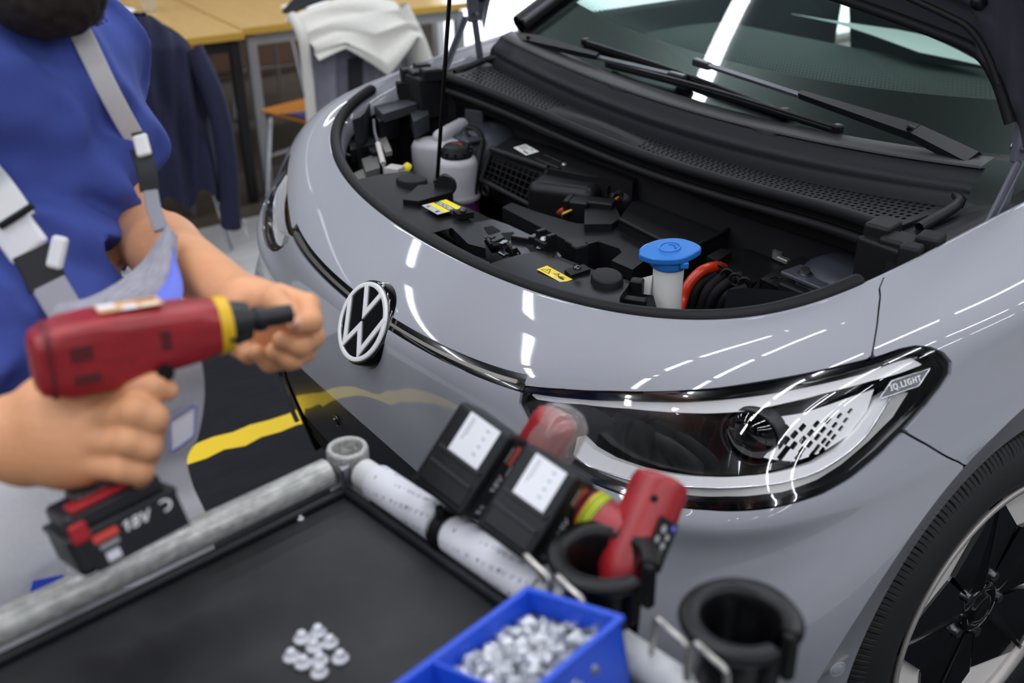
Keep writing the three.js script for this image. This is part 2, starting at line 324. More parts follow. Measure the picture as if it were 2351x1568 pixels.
const hl = (u, v) => polyDist(HL_OUT, Math.abs(u), v);
const fen = (u, v) => polyDist(FENDER, Math.abs(u), v);
const grilleKeep = (u, v) => { // the dark lower intake panel
  const w = .50 + .03 * (v - vC) / .1; return Math.min(v - vC, w - Math.abs(u));
};
const badgeC = V(0, .7672, -.102), badgeN = V(0, Math.sin(.50), Math.cos(.50)), badgeUp = V(0, Math.cos(.50), -Math.sin(.50)), badgeR = .0722;
const stripKeep = (u, v) => Math.min(.0165 - Math.abs(v - vB), .440 - Math.abs(u), -hl(u, v) - .001);
const bumperGeo = cutSheet(skin, [-skin.U, skin.U, 420], [0, skin.Vm, 170], (u, v, p) => Math.min(-hl(u, v) - .0015, -fen(u, v) - .0014, archKeep(p), -grilleKeep(u, v) - .001, -stripKeep(u, v) - .0005), { flange: .012 });
part(car, 'front_bumper', bumperGeo, M.paint);
for (const s of [1, -1]) {
  const g = cutSheet(skin, s > 0 ? [.55, skin.U, 200] : [-skin.U, -.55, 200], [0, skin.Vm, 170], (u, v, p) => Math.min(-hl(u, v) - .0015, fen(u, v) - .0014, archKeep(p)), { flange: .014 });
  part(car, 'fender', g, M.paint);
}
// top edge: a turned-in flange all round the bonnet opening
const edgeU = []; for (let i = 0; i <= 160; i++) edgeU.push(lerp(-skin.U, skin.U, i / 160));
function inward(u) { const t = skin.at(Math.min(u + .002, skin.U), 0).sub(skin.at(Math.max(u - .002, -skin.U), 0)); const n = V(0, 1, 0).cross(t).normalize(); if (n.z > 0 && Math.abs(u) < .7) n.negate(); if (Math.abs(u) >= .7 && n.x * u > 0) n.negate(); return n; }
part(car, 'opening_flange', grid(160, 6, (a, b) => { const u = edgeU[Math.round(a * 160)], p = skin.at(u, 0), n = inward(u); const k = [[0, 0], [.003, .0015], [.007, .001], [.011, -.004], [.014, -.014], [.03, -.018], [.034, -.05]][Math.round(b * 6)]; return p.addScaledVector(n, k[0]).add(V(0, k[1], 0)); }), M.paint);
// rubber seal lying inside the front edge
{ const pts = []; for (let i = 0; i <= 90; i++) { const u = lerp(-.80, .80, i / 90); let uu = u * (skin.find(p => [p.x, p.y], [.722, .978], [[.8, 0]])[0] / .80); pts.push(skin.at(uu, 0).addScaledVector(inward(uu), .016).add(V(0, -.001, 0))); }
  const c = new THREE.CatmullRomCurve3(pts); part(car, 'bonnet_seal', caps(new THREE.TubeGeometry(c, 260, .0125, 12), pts[0], pts[90], .0125, 12), M.rubber); }
// ---------------------------------------------------------------- car: arch lips, wheel, intake, light strip, badge, headlights
const lipCurve = []; { let prev = [[.95, .5], [.9, .45], [.9, .55]]; for (let i = 0; i <= 90; i++) { // where the skin ends above the wheel
  const th = lerp(-.42, 2.75, i / 90), rc = creaseR(hubY + Math.sin(th), hubZ + Math.cos(th)), t = [hubY + rc * Math.sin(th), hubZ + rc * Math.cos(th)];
  const f = skin.find(p => [p.y, p.z], t, prev); if (f[2] < .004) { prev = [[f[0], f[1]], [f[0] + .03, f[1]], [f[0], f[1] - .02]]; lipCurve.push([th, rc, Math.abs(skin.at(f[0], f[1]).x)]); } } }
for (const s of [1, -1]) {
  const g = grid(lipCurve.length - 1, 8, (a, b) => {
    const [th, rc, xo] = lipCurve[Math.round(a * (lipCurve.length - 1))], prof = [[0, 0], [.03, .0], [.5, .0], [.97, 0], [1, 0], [1.03, .006], [1.03, .03], [1.03, .06], [1.03, .1]][Math.round(b * 8)];
    const ar = .372 + .010 * Math.exp(-((th / .4) ** 2)), r = lerp(rc, ar, Math.min(prof[0], 1)) - (prof[0] > 1 ? .003 : 0), x = lerp(xo, .853, Math.min(1, prof[0])) - prof[1];
    return V(s * x, hubY + r * Math.sin(th), hubZ + r * Math.cos(th));
  });
  part(car, 'wheel_arch_lip', s > 0 ? g : mirrorX(mirrorX(g)), Object.assign(M.paint.clone(), { side: THREE.DoubleSide }));
  part(car, 'wheel_arch_liner', grid(60, 6, (a, b) => { const th = lerp(-.6, 3.2, a), r = b < .9 ? .412 : .412 * (1 - (b - .9) * 10); const x = lerp(.84, .52, Math.min(1, b / .9)); return V(s * x, hubY + r * Math.sin(th), hubZ + r * Math.cos(th)); }), Object.assign(M.blackMatt.clone(), { side: THREE.DoubleSide }));
}
M.lipPaint = M.paint;
// --- wheel (the one under the left fender)
{
  const wheel = sub(car, 'wheel'); wheel.position.set(-.018, hubY, hubZ);
  const R = .352, prof = []; // [radius, x] from the inner bead over the tread to the outer bead
  const P0 = [[.245, .69], [.262, .672], [.30, .664], [.33, .668], [.343, .682], [.3485, .70], [.3515, .73], [.352, .765], [.3515, .80], [.3495, .826], [.346, .842], [.340, .854], [.332, .862], [.322, .868], [.31, .873], [.297, .876], [.284, .877], [.274, .876], [.266, .873], [.258, .869], [.252, .868], [.248, .866]];
  const N = 1080, pos = [], idx = [], n = P0.length;
  for (let i = 0; i <= N; i++) {
    const th = i / N * 2 * Math.PI, k = i % 15, wide = k < 1 ? 1 : 0, thin = (k === 5 || k === 10) ? 1 : 0;
    for (let j = 0; j < n; j++) {
      let [r, x] = P0[j]; const sh = j >= 9 && j <= 12 ? 1 : 0, mid = j >= 5 && j <= 8 ? 1 : 0;
      if (sh) r -= wide * .006 + thin * .0028; if (mid && wide) r -= .003;
      if (j === 9) r -= .0; if (j === 14 || j === 16) r += .0008;
      pos.push(x, r * Math.sin(th), r * Math.cos(th));
      if (i < N && j < n - 1) { const a = i * n + j, b = a + n; idx.push(a, a + 1, b, b, a + 1, b + 1); }
    }
  }
  const g = new THREE.BufferGeometry(); g.setAttribute('position', new THREE.Float32BufferAttribute(pos, 3)); g.setIndex(idx); g.computeVertexNormals();
  part(wheel, 'tyre', toCreasedNormals(g, .6), Object.assign(std(0x1d1d1f, .72), { side: THREE.DoubleSide }));
  const barrel = lathe([[.248, .868], [.252, .872], [.249, .876], [.240, .874], [.232, .862], [.228, .83], [.222, .79], [.205, .76], [.10, .755], [.0, .755]], 72); barrel.rotateZ(-Math.PI / 2);
  const fixAxis = gg => { const p = gg.attributes.position; return gg; };
  part(wheel, 'rim_barrel', fixAxis(barrel), Object.assign(std(0xb9b4ae, .38, .35), { side: THREE.DoubleSide }));
  const disc = lathe([[.241, .858], [.236, .8575], [.14, .846], [.12, .838]], 72); disc.rotateZ(-Math.PI / 2); part(wheel, 'rim_disc', disc, Object.assign(std(0xe8e4de, .4), { side: THREE.DoubleSide }));
  for (let k = 0; k < 5; k++) { // five black blades meeting in a star, pale crescents left outside it
    const a0 = k / 5 * 2 * Math.PI + 1.43, pt = (r, a, x) => V(x, r * Math.sin(a0 + a), r * Math.cos(a0 + a));
    part(wheel, 'spoke', slab([pt(.045, -.60, .850), pt(.155, -.60, .856), pt(.2385, -.05, .866), pt(.2385, -.012, .866), pt(.045, -.03, .858)], V(-.014, 0, 0)), M.blackGloss);
    part(wheel, 'spoke', slab([pt(.045, .60, .850), pt(.155, .60, .852), pt(.2385, .05, .860), pt(.2385, .015, .861), pt(.045, .05, .854)], V(-.014, 0, 0)), M.blackGloss);
    part(wheel, 'spoke_ridge', slab([pt(.05, -.02, .858), pt(.236, -.012, .868), pt(.236, .02, .868), pt(.05, .06, .858)], V(-.012, 0, 0)), M.blackGloss);
    part(wheel, 'wheel_bolt', cyl(.0095, .0095, .016, pt(.060, .60, .843), pt(.060, .60, .858), 6), M.steel);
  }
  const hub = lathe([[.0, .862], [.020, .862], [.026, .860], [.030, .853], [.034, .853], [.036, .858], [.044, .858], [.05, .848], [.05, .80]], 40); hub.rotateZ(-Math.PI / 2); part(wheel, 'hub', hub, Object.assign(M.blackGloss.clone(), { side: THREE.DoubleSide }));
  part(wheel, 'valve_stem', rod(V(.84, -.20, .09), V(.868, -.195, .085), .005), M.steel);
}
// --- dark lower intake panel
{
  const gl = M.blackGloss.clone(); gl.color.set(0x26282e); gl.roughness = .3;
  const intake = sub(car, 'lower_intake');
  part(intake, 'upper_panel', cutSheet(skin, [-.53, .53, 160], [vC, vC + .07, 24], (u, v) => Math.min(grilleKeep(u, v) - .002, .064 - (v - vC) - .03 * sstep(.36, .50, Math.abs(u))), { off: -.003, flange: .01 }), gl);
  const low = (u, v) => Math.min(v - vC - .0665 + .03 * sstep(.36, .50, Math.abs(u)), .42 - Math.abs(u) - .25 * Math.max(0, v - vC - .1), vC + .205 - v);
  part(intake, 'lower_panel', cutSheet(skin, [-.45, .45, 140], [vC + .03, vC + .21, 40], low, { off: -.009, flange: .02 }), gl);
  part(intake, 'radiator_shutter', cutSheet(skin, [-.52, .52, 80], [vC + .03, skin.Vm, 30], (u, v) => grilleKeep(u, v) - .004, { off: -.035, flange: .01 }), M.feltAndShade);
  for (let k = 0; k < 3; k++) part(intake, 'intake_slat', cutSheet(skin, [-.5, .5, 100], [vC + .21, skin.Vm, 40], (u, v) => Math.min(.009 - Math.abs(v - vC - .235 - k * .04), .46 - Math.abs(u)), { off: -.018, flange: .012 }), M.blackPlastic);
  for (const s of [1, -1]) part(intake, 'corner_vane', cutSheet(skin, s > 0 ? [.40, .52, 30] : [-.52, -.40, 30], [vC + .04, skin.Vm, 50], (u, v) => Math.min(.012 - Math.abs(Math.abs(u) - .455 - .1 * (v - vC - .1)), grilleKeep(u, v) - .006), { off: -.01, flange: .02 }), M.blackPlastic);
  const se = skin.trace([[772, 966]])[0], sp = skin.at(se[0], se[1], -.001), sn = skin.normal(...se);
  part(intake, 'parking_sensor', place(lathe([[0, .003], [.008, .003], [.009, .001], [.0105, .001], [.0115, .002], [.0125, 0]], 24).rotateX(Math.PI / 2), sp, V(1, 0, 0), sn.clone().cross(V(1, 0, 0))), M.blackGloss);
}
// --- sensor near the arch on the painted corner
{ const q = skin.find(p => { const t = pix(p); return [t[0], t[1]]; }, [1922, 1536], [[.85, .45], [.9, .5]]); const sp = skin.at(q[0], q[1], .001), sn = skin.normal(q[0], q[1]);
  part(car, 'parking_sensor', place(lathe([[0, .002], [.008, .002], [.0088, .0004], [.0105, .0004], [.0115, .0015], [.013, 0]], 24).rotateX(Math.PI / 2), sp, sn.clone().cross(V(0, 1, 0)).negate(), V(0, 1, 0)), M.paint); }
// --- light strip between the headlights
{
  const strip = sub(car, 'light_strip');
  part(strip, 'strip_base', cutSheet(skin, [-.45, .45, 200], [vB - .02, vB + .02, 16], (u, v) => stripKeep(u, v), { off: -.004, flange: .01 }), M.blackGloss);
  part(strip, 'light_bar', cutSheet(skin, [-.435, .435, 200], [vB - .008, vB + .008, 10], (u, v) => Math.min(.004 - Math.abs(v - vB), .425 - Math.abs(u)), { off: .001, flange: .005 }), std(0x8a8680, .25, .6));
}
// --- round badge
{
  const B = sub(car, 'badge'); const F = frame(badgeC, V(1, 0, 0), badgeUp), put = (n, g, m, l) => part(B, n, g.applyMatrix4(F), m, l);
  const rr = badgeR, ax = g => g.rotateX(Math.PI / 2);
  put('badge_housing', ax(lathe([[0, -.001], [rr * 1.0, -.001], [rr * 1.05, -.003], [rr * 1.07, -.008], [rr * 1.10, -.03], [rr * 1.14, -.075]], 72)), M.blackGloss);
  put('badge_face', ax(lathe([[0, .0012], [rr * .9, .0012], [rr * .985, .0005], [rr, -.002]], 72)), M.blackGloss);
  const wg = phy(0xeeeeee, .35, 0, { clearcoat: .5 });
  put('badge_ring', ax(lathe([[rr * .885, .001], [rr * .887, .0036], [rr * .99, .0032], [rr * 1.0, .001], [rr * 1.0, -.001]], 96)), wg);
  const letter = (pts, t) => { // mitred stroke
    const L = [], Rr = [], q = pts.map(p => new THREE.Vector2(p[0] * rr, p[1] * rr)), h = t * rr / 2;
    for (let i = 0; i < q.length; i++) { const d0 = i ? q[i].clone().sub(q[i - 1]).normalize() : null, d1 = i < q.length - 1 ? q[i + 1].clone().sub(q[i]).normalize() : null; let n, k = 1;
      if (d0 && d1) { const n0 = new THREE.Vector2(-d0.y, d0.x), n1 = new THREE.Vector2(-d1.y, d1.x); n = n0.clone().add(n1).normalize(); k = 1 / Math.max(.35, n.dot(n0)); } else { const d = d0 || d1; n = new THREE.Vector2(-d.y, d.x); }
      L.push(q[i].clone().addScaledVector(n, h * k)); Rr.push(q[i].clone().addScaledVector(n, -h * k)); }
    return new THREE.ExtrudeGeometry(new THREE.Shape([...L, ...Rr.reverse()]), { depth: .0034 - .0006, bevelEnabled: true, bevelThickness: .0006, bevelSize: .0004, bevelSegments: 1 }).translate(0, 0, .0004);
  };
  put('badge_letter', letter([[-.375, .87], [0, .20], [.375, .87]], .13), wg);
  put('badge_letter', letter([[-.87, .38], [-.37, -.68], [0, -.115], [.37, -.68], [.87, .38]], .13), wg);
}
// --- headlights: outlines traced on the near lamp, mirrored for the other side
const HLin = skin.trace([[1326, 999], [1357, 1028], [1401, 1052], [1467, 1074], [1534, 1087], [1622, 1095], [1711, 1093], [1799, 1081], [1866, 1063], [1923, 1032], [1967, 988], [1994, 953], [2016, 917]], -.016);
const HLmid = skin.trace([[1316, 1045], [1348, 1068], [1401, 1088], [1467, 1105], [1534, 1113], [1622, 1120], [1711, 1118], [1799, 1107], [1870, 1085], [1930, 1050], [1982, 1005], [2020, 950], [2049, 900]], -.016);
const HLlow = skin.trace([[1300, 1050], [1340, 1085], [1379, 1100], [1490, 1127], [1578, 1138], [1667, 1141], [1755, 1136], [1844, 1122], [1932, 1086], [1998, 1034], [2047, 974], [2092, 901]], -.016);
const HLup = skin.trace([[1215, 902], [1313, 915], [1445, 921], [1578, 924], [1711, 913], [1844, 891], [1976, 860], [2065, 829], [2091, 822], [2118, 837], [2065, 857], [1998, 875], [1888, 904], [1799, 926], [1711, 944], [1622, 949], [1534, 946], [1445, 938], [1335, 928], [1233, 917]], -.014);
const HLshell = skin.trace([[1764, 959], [1844, 948], [1932, 919], [2007, 893], [1990, 945], [1950, 998], [1888, 1038], [1821, 1059], [1764, 1053], [1752, 1050], [1773, 1028], [1784, 1001], [1779, 975]], -.024);
const zz = (x, y) => [1180 + x / 2.2606, 780 + y / 2.2606];
const HLdots = skin.trace([[1745, 370], [1690, 395], [1630, 420], [1570, 438], [1497, 455], [1408, 462], [1722, 418], [1665, 443], [1605, 468], [1540, 483], [1455, 492], [1697, 460], [1640, 485], [1575, 506], [1500, 520], [1412, 523], [1660, 505], [1610, 525], [1535, 543], [1452, 548], [1630, 540], [1575, 560], [1495, 573], [1412, 572], [1600, 575], [1550, 592], [1475, 608], [1388, 603]].map(q => zz(...q)), -.024);
const HLlens = skin.trace([[1724, 1001]], -.03)[0];
const HLtag = skin.trace([[2018, 917], [2047, 875], [2135, 846], [2109, 886]], -.010);
const glassMat = phy(0xffffff, .02, 0, { transmission: 1, thickness: 0, ior: 1.5 });
const font = await new FontLoader().loadAsync('fonts/droid/droid_sans_bold.typeface.json');
function dist2(poly, u, v) { return polyDist(poly, Math.abs(u), v); }
const bandIn = [...HLin, ...HLmid.slice().reverse()], bandOut = [...HLmid, ...HLlow.slice().reverse()];
for (const s of [1, -1]) {
  const H = sub(car, 'headlight'), R = (a, b, n) => s > 0 ? [a, b, n] : [-b, -a, n];
  const ur = R(.36, 1.22, 200), vr = [vB - .07, vB + .24, 120];
  part(H, 'bezel', cutSheet(skin, ur, vr, (u, v) => Math.min(hl(u, v) - .001, .009 - hl(u, v)), { off: -.004, flange: .02 }), M.blackGloss);
  part(H, 'housing', cutSheet(skin, ur, vr, (u, v) => hl(u, v) - .001, { off: (u, v) => -.006 - .05 * sstep(0, .045, hl(u, v)) }), phy(0x050506, .2, 0, { clearcoat: .6 }));
  part(H, 'light_guide', cutSheet(skin, ur, vr, (u, v) => dist2(bandIn, u, v), { off: -.016, flange: .02 }), M.whiteGloss);
  part(H, 'reflector_trim', cutSheet(skin, ur, vr, (u, v) => dist2(bandOut, u, v) - .0008, { off: (u, v) => -.020, flange: .012 }), std(0xdcdbd8, .3, .3));
  part(H, 'chrome_line', tube(HLmid.map(q => skin.at(s * q[0], q[1], -.0145)), .0016, 90, 6), M.chrome);
  part(H, 'upper_light_guide', cutSheet(skin, ur, vr, (u, v) => dist2(HLup, u, v), { off: -.014, flange: .015 }), M.whiteGloss);
  const diamond = (u, v) => { let d = 1e9; for (const [a, b] of HLdots) { const k = lerp(.7, 1.15, clamp((1.0 - a) / .15, 0, 1)); d = Math.min(d, (Math.abs(Math.abs(u) - a) / 1.35 + Math.abs(v - b)) - .0046 * k); } return d * .7; };
  part(H, 'projector_shell', cutSheet(skin, R(.66, 1.12, 260), [vB - .04, vB + .16, 190], (u, v) => Math.min(dist2(HLshell, u, v), diamond(u, v)), { off: (u, v) => -.024, flange: .006 }), M.whiteGloss);
  const lc = skin.at(s * HLlens[0], HLlens[1], -.036), ln = skin.normal(s * HLlens[0], HLlens[1]).lerp(V(s * .2, .05, 1).normalize(), .45).normalize();
  const LF = frame(lc, V(0, 1, 0).cross(ln), V(0, 1, 0));
  part(H, 'projector_lens', lathe([[0, .022], [.015, .0205], [.029, .015], [.038, .006], [.039, 0], [.039, -.02]], 48).rotateX(Math.PI / 2).applyMatrix4(LF), phy(0x030304, .03, 0, { clearcoat: 1, clearcoatRoughness: 0 }));
  part(H, 'projector_ring', lathe([[.039, -.01], [.0395, .005], [.042, .007], [.045, .003], [.049, -.012]], 48).rotateX(Math.PI / 2).applyMatrix4(LF), std(0x2a2b2e, .35));
  // lettered tag in the outer corner
  const tg = HLtag.map(q => skin.at(s * q[0], q[1], -.010)), tgN = skin.normal(s * HLtag[1][0], HLtag[1][1]);
  const edge = (a, b) => rod(a, b, .0011, 8);
  part(H, 'tag_frame', [edge(tg[0], tg[1]), edge(tg[1], tg[2]), edge(tg[2], tg[3]), edge(tg[3], tg[0])], M.chrome);
  part(H, 'tag_plate', slab(s > 0 ? tg : tg.slice().reverse(), tgN.clone().multiplyScalar(-.003)), std(0x8d8e92, .35, .3));
  const tx = new TextGeometry('IQ.LIGHT', { font, size: .0082, depth: .0012, curveSegments: 4 }); tx.computeBoundingBox(); const bb = tx.boundingBox; tx.translate(-(bb.max.x + bb.min.x) / 2, -(bb.max.y + bb.min.y) / 2, 0);
  const tc = tg[0].clone().add(tg[1]).add(tg[2]).add(tg[3]).multiplyScalar(.25).addScaledVector(tgN, .0012);
  const dir = s > 0 ? tg[2].clone().sub(tg[1]).add(tg[3].clone().sub(tg[0])) : tg[1].clone().sub(tg[2]).add(tg[0].clone().sub(tg[3])); dir.normalize();
  part(H, 'tag_lettering', tx.applyMatrix4(frame(tc, dir, tgN.clone().cross(dir))), std(0xf2f2f2, .4));
  part(H, 'lens_cover', cutSheet(skin, ur, vr, (u, v) => hl(u, v) - .0012, { off: .0004 }), glassMat);
}

// ---------------------------------------------------------------- car: cowl, windscreen, wipers, bonnet, hinges
const fD = x => { const s = (x / .6245) ** 2; return V(x, .9448 + .0679 * s - .0143 * s * s, -.7523 + .0387 * s + .0334 * s * s); };
const fF = x => V(x, .956 + .048 * (x / .62) ** 2, -.82);
const fE = x => V(x, 1.022 + .043 * (x / .65) ** 2, -.862);
const cowl = sub(car, 'cowl');
{ // perforated ledge: cells with real holes, a smooth hump over the middle
  const W = .635, n = 92, rows = 9, pos = [], at = (x, t) => { const a = fD(x), b = fF(x), p = a.lerp(b, t); p.y += .010 * Math.sin(Math.PI * clamp(t * 1.1, 0, 1)) * Math.exp(-(((x + .17) / .16) ** 2)) * 1.6; return p; };
  const tri = (...q) => q.forEach(p => pos.push(p.x, p.y, p.z));
  for (let i = 0; i < n; i++) for (let j = 0; j < rows; j++) {
    const x0 = lerp(-W, W, i / n), x1 = lerp(-W, W, (i + 1) / n), t0 = j / rows, t1 = (j + 1) / rows, sh = j % 2 ? .5 : 0;
    const c = [at(x0, t0), at(x1, t0), at(x1, t1), at(x0, t1)]; const xc = (x0 + x1) / 2 + 0 * sh;
    const solid = (xc > -.33 && xc < -.04) && !(j > 6 && xc > -.1) || (i + j) % 2 === 1 && false || j === 0 || Math.abs(xc) > .615;
    if (solid) { tri(c[0], c[1], c[2]); tri(c[0], c[2], c[3]); continue; }
    const k = (a, b) => at(lerp(x0, x1, a), lerp(t0, t1, b)), s = j % 2 ? .12 : -.12; // six-sided hole
    const hole = [k(.24 + s, .3), k(.5 + s, .16), k(.76 + s, .3), k(.76 + s, .66), k(.5 + s, .8), k(.24 + s, .66)];
    tri(c[0], hole[1], hole[0]); tri(c[0], c[1], hole[1]); tri(c[1], hole[2], hole[1]); tri(c[1], hole[3], hole[2]); tri(c[1], c[2], hole[3]); tri(c[2], hole[4], hole[3]); tri(c[2], c[3], hole[4]); tri(c[3], hole[5], hole[4]); tri(c[3], hole[0], hole[5]); tri(c[3], c[0], hole[0]);
    for (let m = 0; m < 6; m++) { const a = hole[m], b = hole[(m + 1) % 6], d = V(0, -.004, 0); tri(a, b, b.clone().add(d)); tri(a, b.clone().add(d), a.clone().add(d)); }
  }
  const g = new THREE.BufferGeometry(); g.setAttribute('position', new THREE.Float32BufferAttribute(pos, 3)); g.computeVertexNormals();
  part(cowl, 'perforated_ledge', g, Object.assign(blk(0x101116, .5), { side: THREE.DoubleSide }));
  part(cowl, 'ledge_under_tray', grid(40, 2, (a, b) => { const x = lerp(-W, W, a); return fD(x).lerp(fF(x), b).add(V(0, -.02, 0)); }), Object.assign(M.feltAndShade.clone(), { side: THREE.DoubleSide }));
}
part(cowl, 'cowl_wall', grid(80, 10, (a, b) => { const x = lerp(-.66, .66, a), p = fF(x).lerp(fE(x), b); p.z += .006 * Math.sin(b * Math.PI) + (b > .45 && b < .75 ? .004 : 0); return p; }), Object.assign(blk(0x0f1118, .4), { side: THREE.DoubleSide }));
part(cowl, 'cowl_rim', grid(90, 5, (a, b) => { // upper trim with two clip tabs hanging over the wall
  const x = lerp(-.655, .655, a), e = fE(x), tab = Math.max(0, 1 - Math.abs(Math.abs(x) - .215 - .0) / .03); const k = [[.004 + .006 * tab, -.014 * Math.min(1, tab * 2)], [.005, 0], [.002, .004], [-.012, .008], [-.03, .012], [-.05, .006]][Math.round(b * 5)];
  return e.add(V(0, k[1], k[0])); }), Object.assign(std(0x1e1e22, .45), { side: THREE.DoubleSide }));
part(cowl, 'cowl_seal', merge([new THREE.TubeGeometry(new THREE.CatmullRomCurve3(Array.from({ length: 41 }, (_, i) => fD(lerp(-.625, .625, i / 40)).add(V(0, .004, .004)))), 160, .011, 12), new THREE.TubeGeometry(new THREE.CatmullRomCurve3(Array.from({ length: 41 }, (_, i) => fD(lerp(-.62, .62, i / 40)).add(V(0, -.026, .012)))), 160, .008, 8)]), M.rubber);
part(cowl, 'cowl_front_face', grid(60, 3, (a, b) => fD(lerp(-.63, .63, a)).add(V(0, -.06 * b - .004, .002 - .02 * b)), false), Object.assign(M.blackMatt.clone(), { side: THREE.DoubleSide }));
for (const s of [1, -1]) {
  const m = p => V(s * p.x, p.y, p.z), rib = [V(.654, .999, -.722), V(.657, 1.015, -.80), V(.652, 1.020, -.822), V(.635, 1.022, -.835)].map(m);
  part(cowl, 'side_rib', polytube(rib, .0085, 8), blk(0x17181c, .5));
  part(cowl, 'side_apron', slab([V(.635, .992, -.70), V(.76, .985, -.66), V(.76, 1.01, -.90), V(.69, 1.012, -.90), V(.635, 1.0, -.82)].map(m), V(0, -.012, 0)), blk(0x101115, .5));
  // plastic end bracket with its moulded steps
  const br = sub(car, 'bonnet_end_bracket'), bx = (w, h, d, x, y, z, r, ry = 0) => box(w, h, d, s * x, y, z, r, 0, s * ry);
  part(br, 'bracket_block', [bx(.075, .10, .075, .665, .955, -.645, .006), bx(.04, .03, .05, .642, 1.008, -.648, .006, .2), bx(.05, .02, .045, .683, 1.004, -.636, .006, .2)], blk(0x131315, .55));
  part(br, 'bracket_wall', slab([V(.62, .985, -.70), V(.70, .985, -.585), V(.735, .985, -.60), V(.735, .985, -.70)].map(m), V(0, -.22, 0)), blk(0x0a0a0c, .6));
  part(br, 'rubber_buffer', [bx(.035, .04, .04, .712, 1.0, -.665, .005, .3), bx(.03, .045, .03, .712, .992, -.622, .005, .3)], M.rubber);
  // hinge: base arm, raised arm and joint
  const hq = (px, py, x) => { const p = P(px, py, 'x', x); return [p.x, p.y, p.z]; }; const hg = sub(car, 'bonnet_hinge'), dk = std(0x5c5e67, .45, .1), pt = q => m(V(...q));
  const bar = (a, b, w, t) => { const A = pt(a), B = pt(b), L = A.distanceTo(B), g = rbox(w, L, t, .003); return place(g, A.clone().add(B).multiplyScalar(.5), V(0, 0, 1).cross(B.clone().sub(A)).cross(B.clone().sub(A)).normalize().length() ? V(0, 0, 1).sub(B.clone().sub(A).normalize().multiplyScalar(V(0, 0, 1).dot(B.clone().sub(A).normalize()))) : V(1, 0, 0), B.clone().sub(A)); };
  const h0 = s > 0 ? hq(2264, 520, .705) : [.70, 1.0, -.72], h1 = s > 0 ? hq(2338, 372, .70) : [.695, 1.118, -.782], h2 = s > 0 ? hq(2300, 500, .70) : [.695, 1.0, -.825], h3 = s > 0 ? hq(2342, 340, .695) : [.69, 1.125, -.805], h4 = s > 0 ? hq(2352, 250, .69) : [.69, 1.17, -.80];
  part(hg, 'hinge_arm', [bar(h0, h1, .014, .007), bar([h0[0], h0[1], h0[2] - .008], [h1[0], h1[1], h1[2] - .008], .005, .014)], dk);
  part(hg, 'hinge_arm', bar(h2, h3, .018, .006), dk);
  part(hg, 'hinge_joint', [bar([h3[0], h3[1] - .02, h3[2]], h4, .030, .010)], dk);
  part(hg, 'hinge_pin', cyl(.006, .006, .03, pt([h3[0] - .012, h3[1], h3[2]]), pt([h3[0] + .016, h3[1], h3[2]]), 10), M.steel);
}
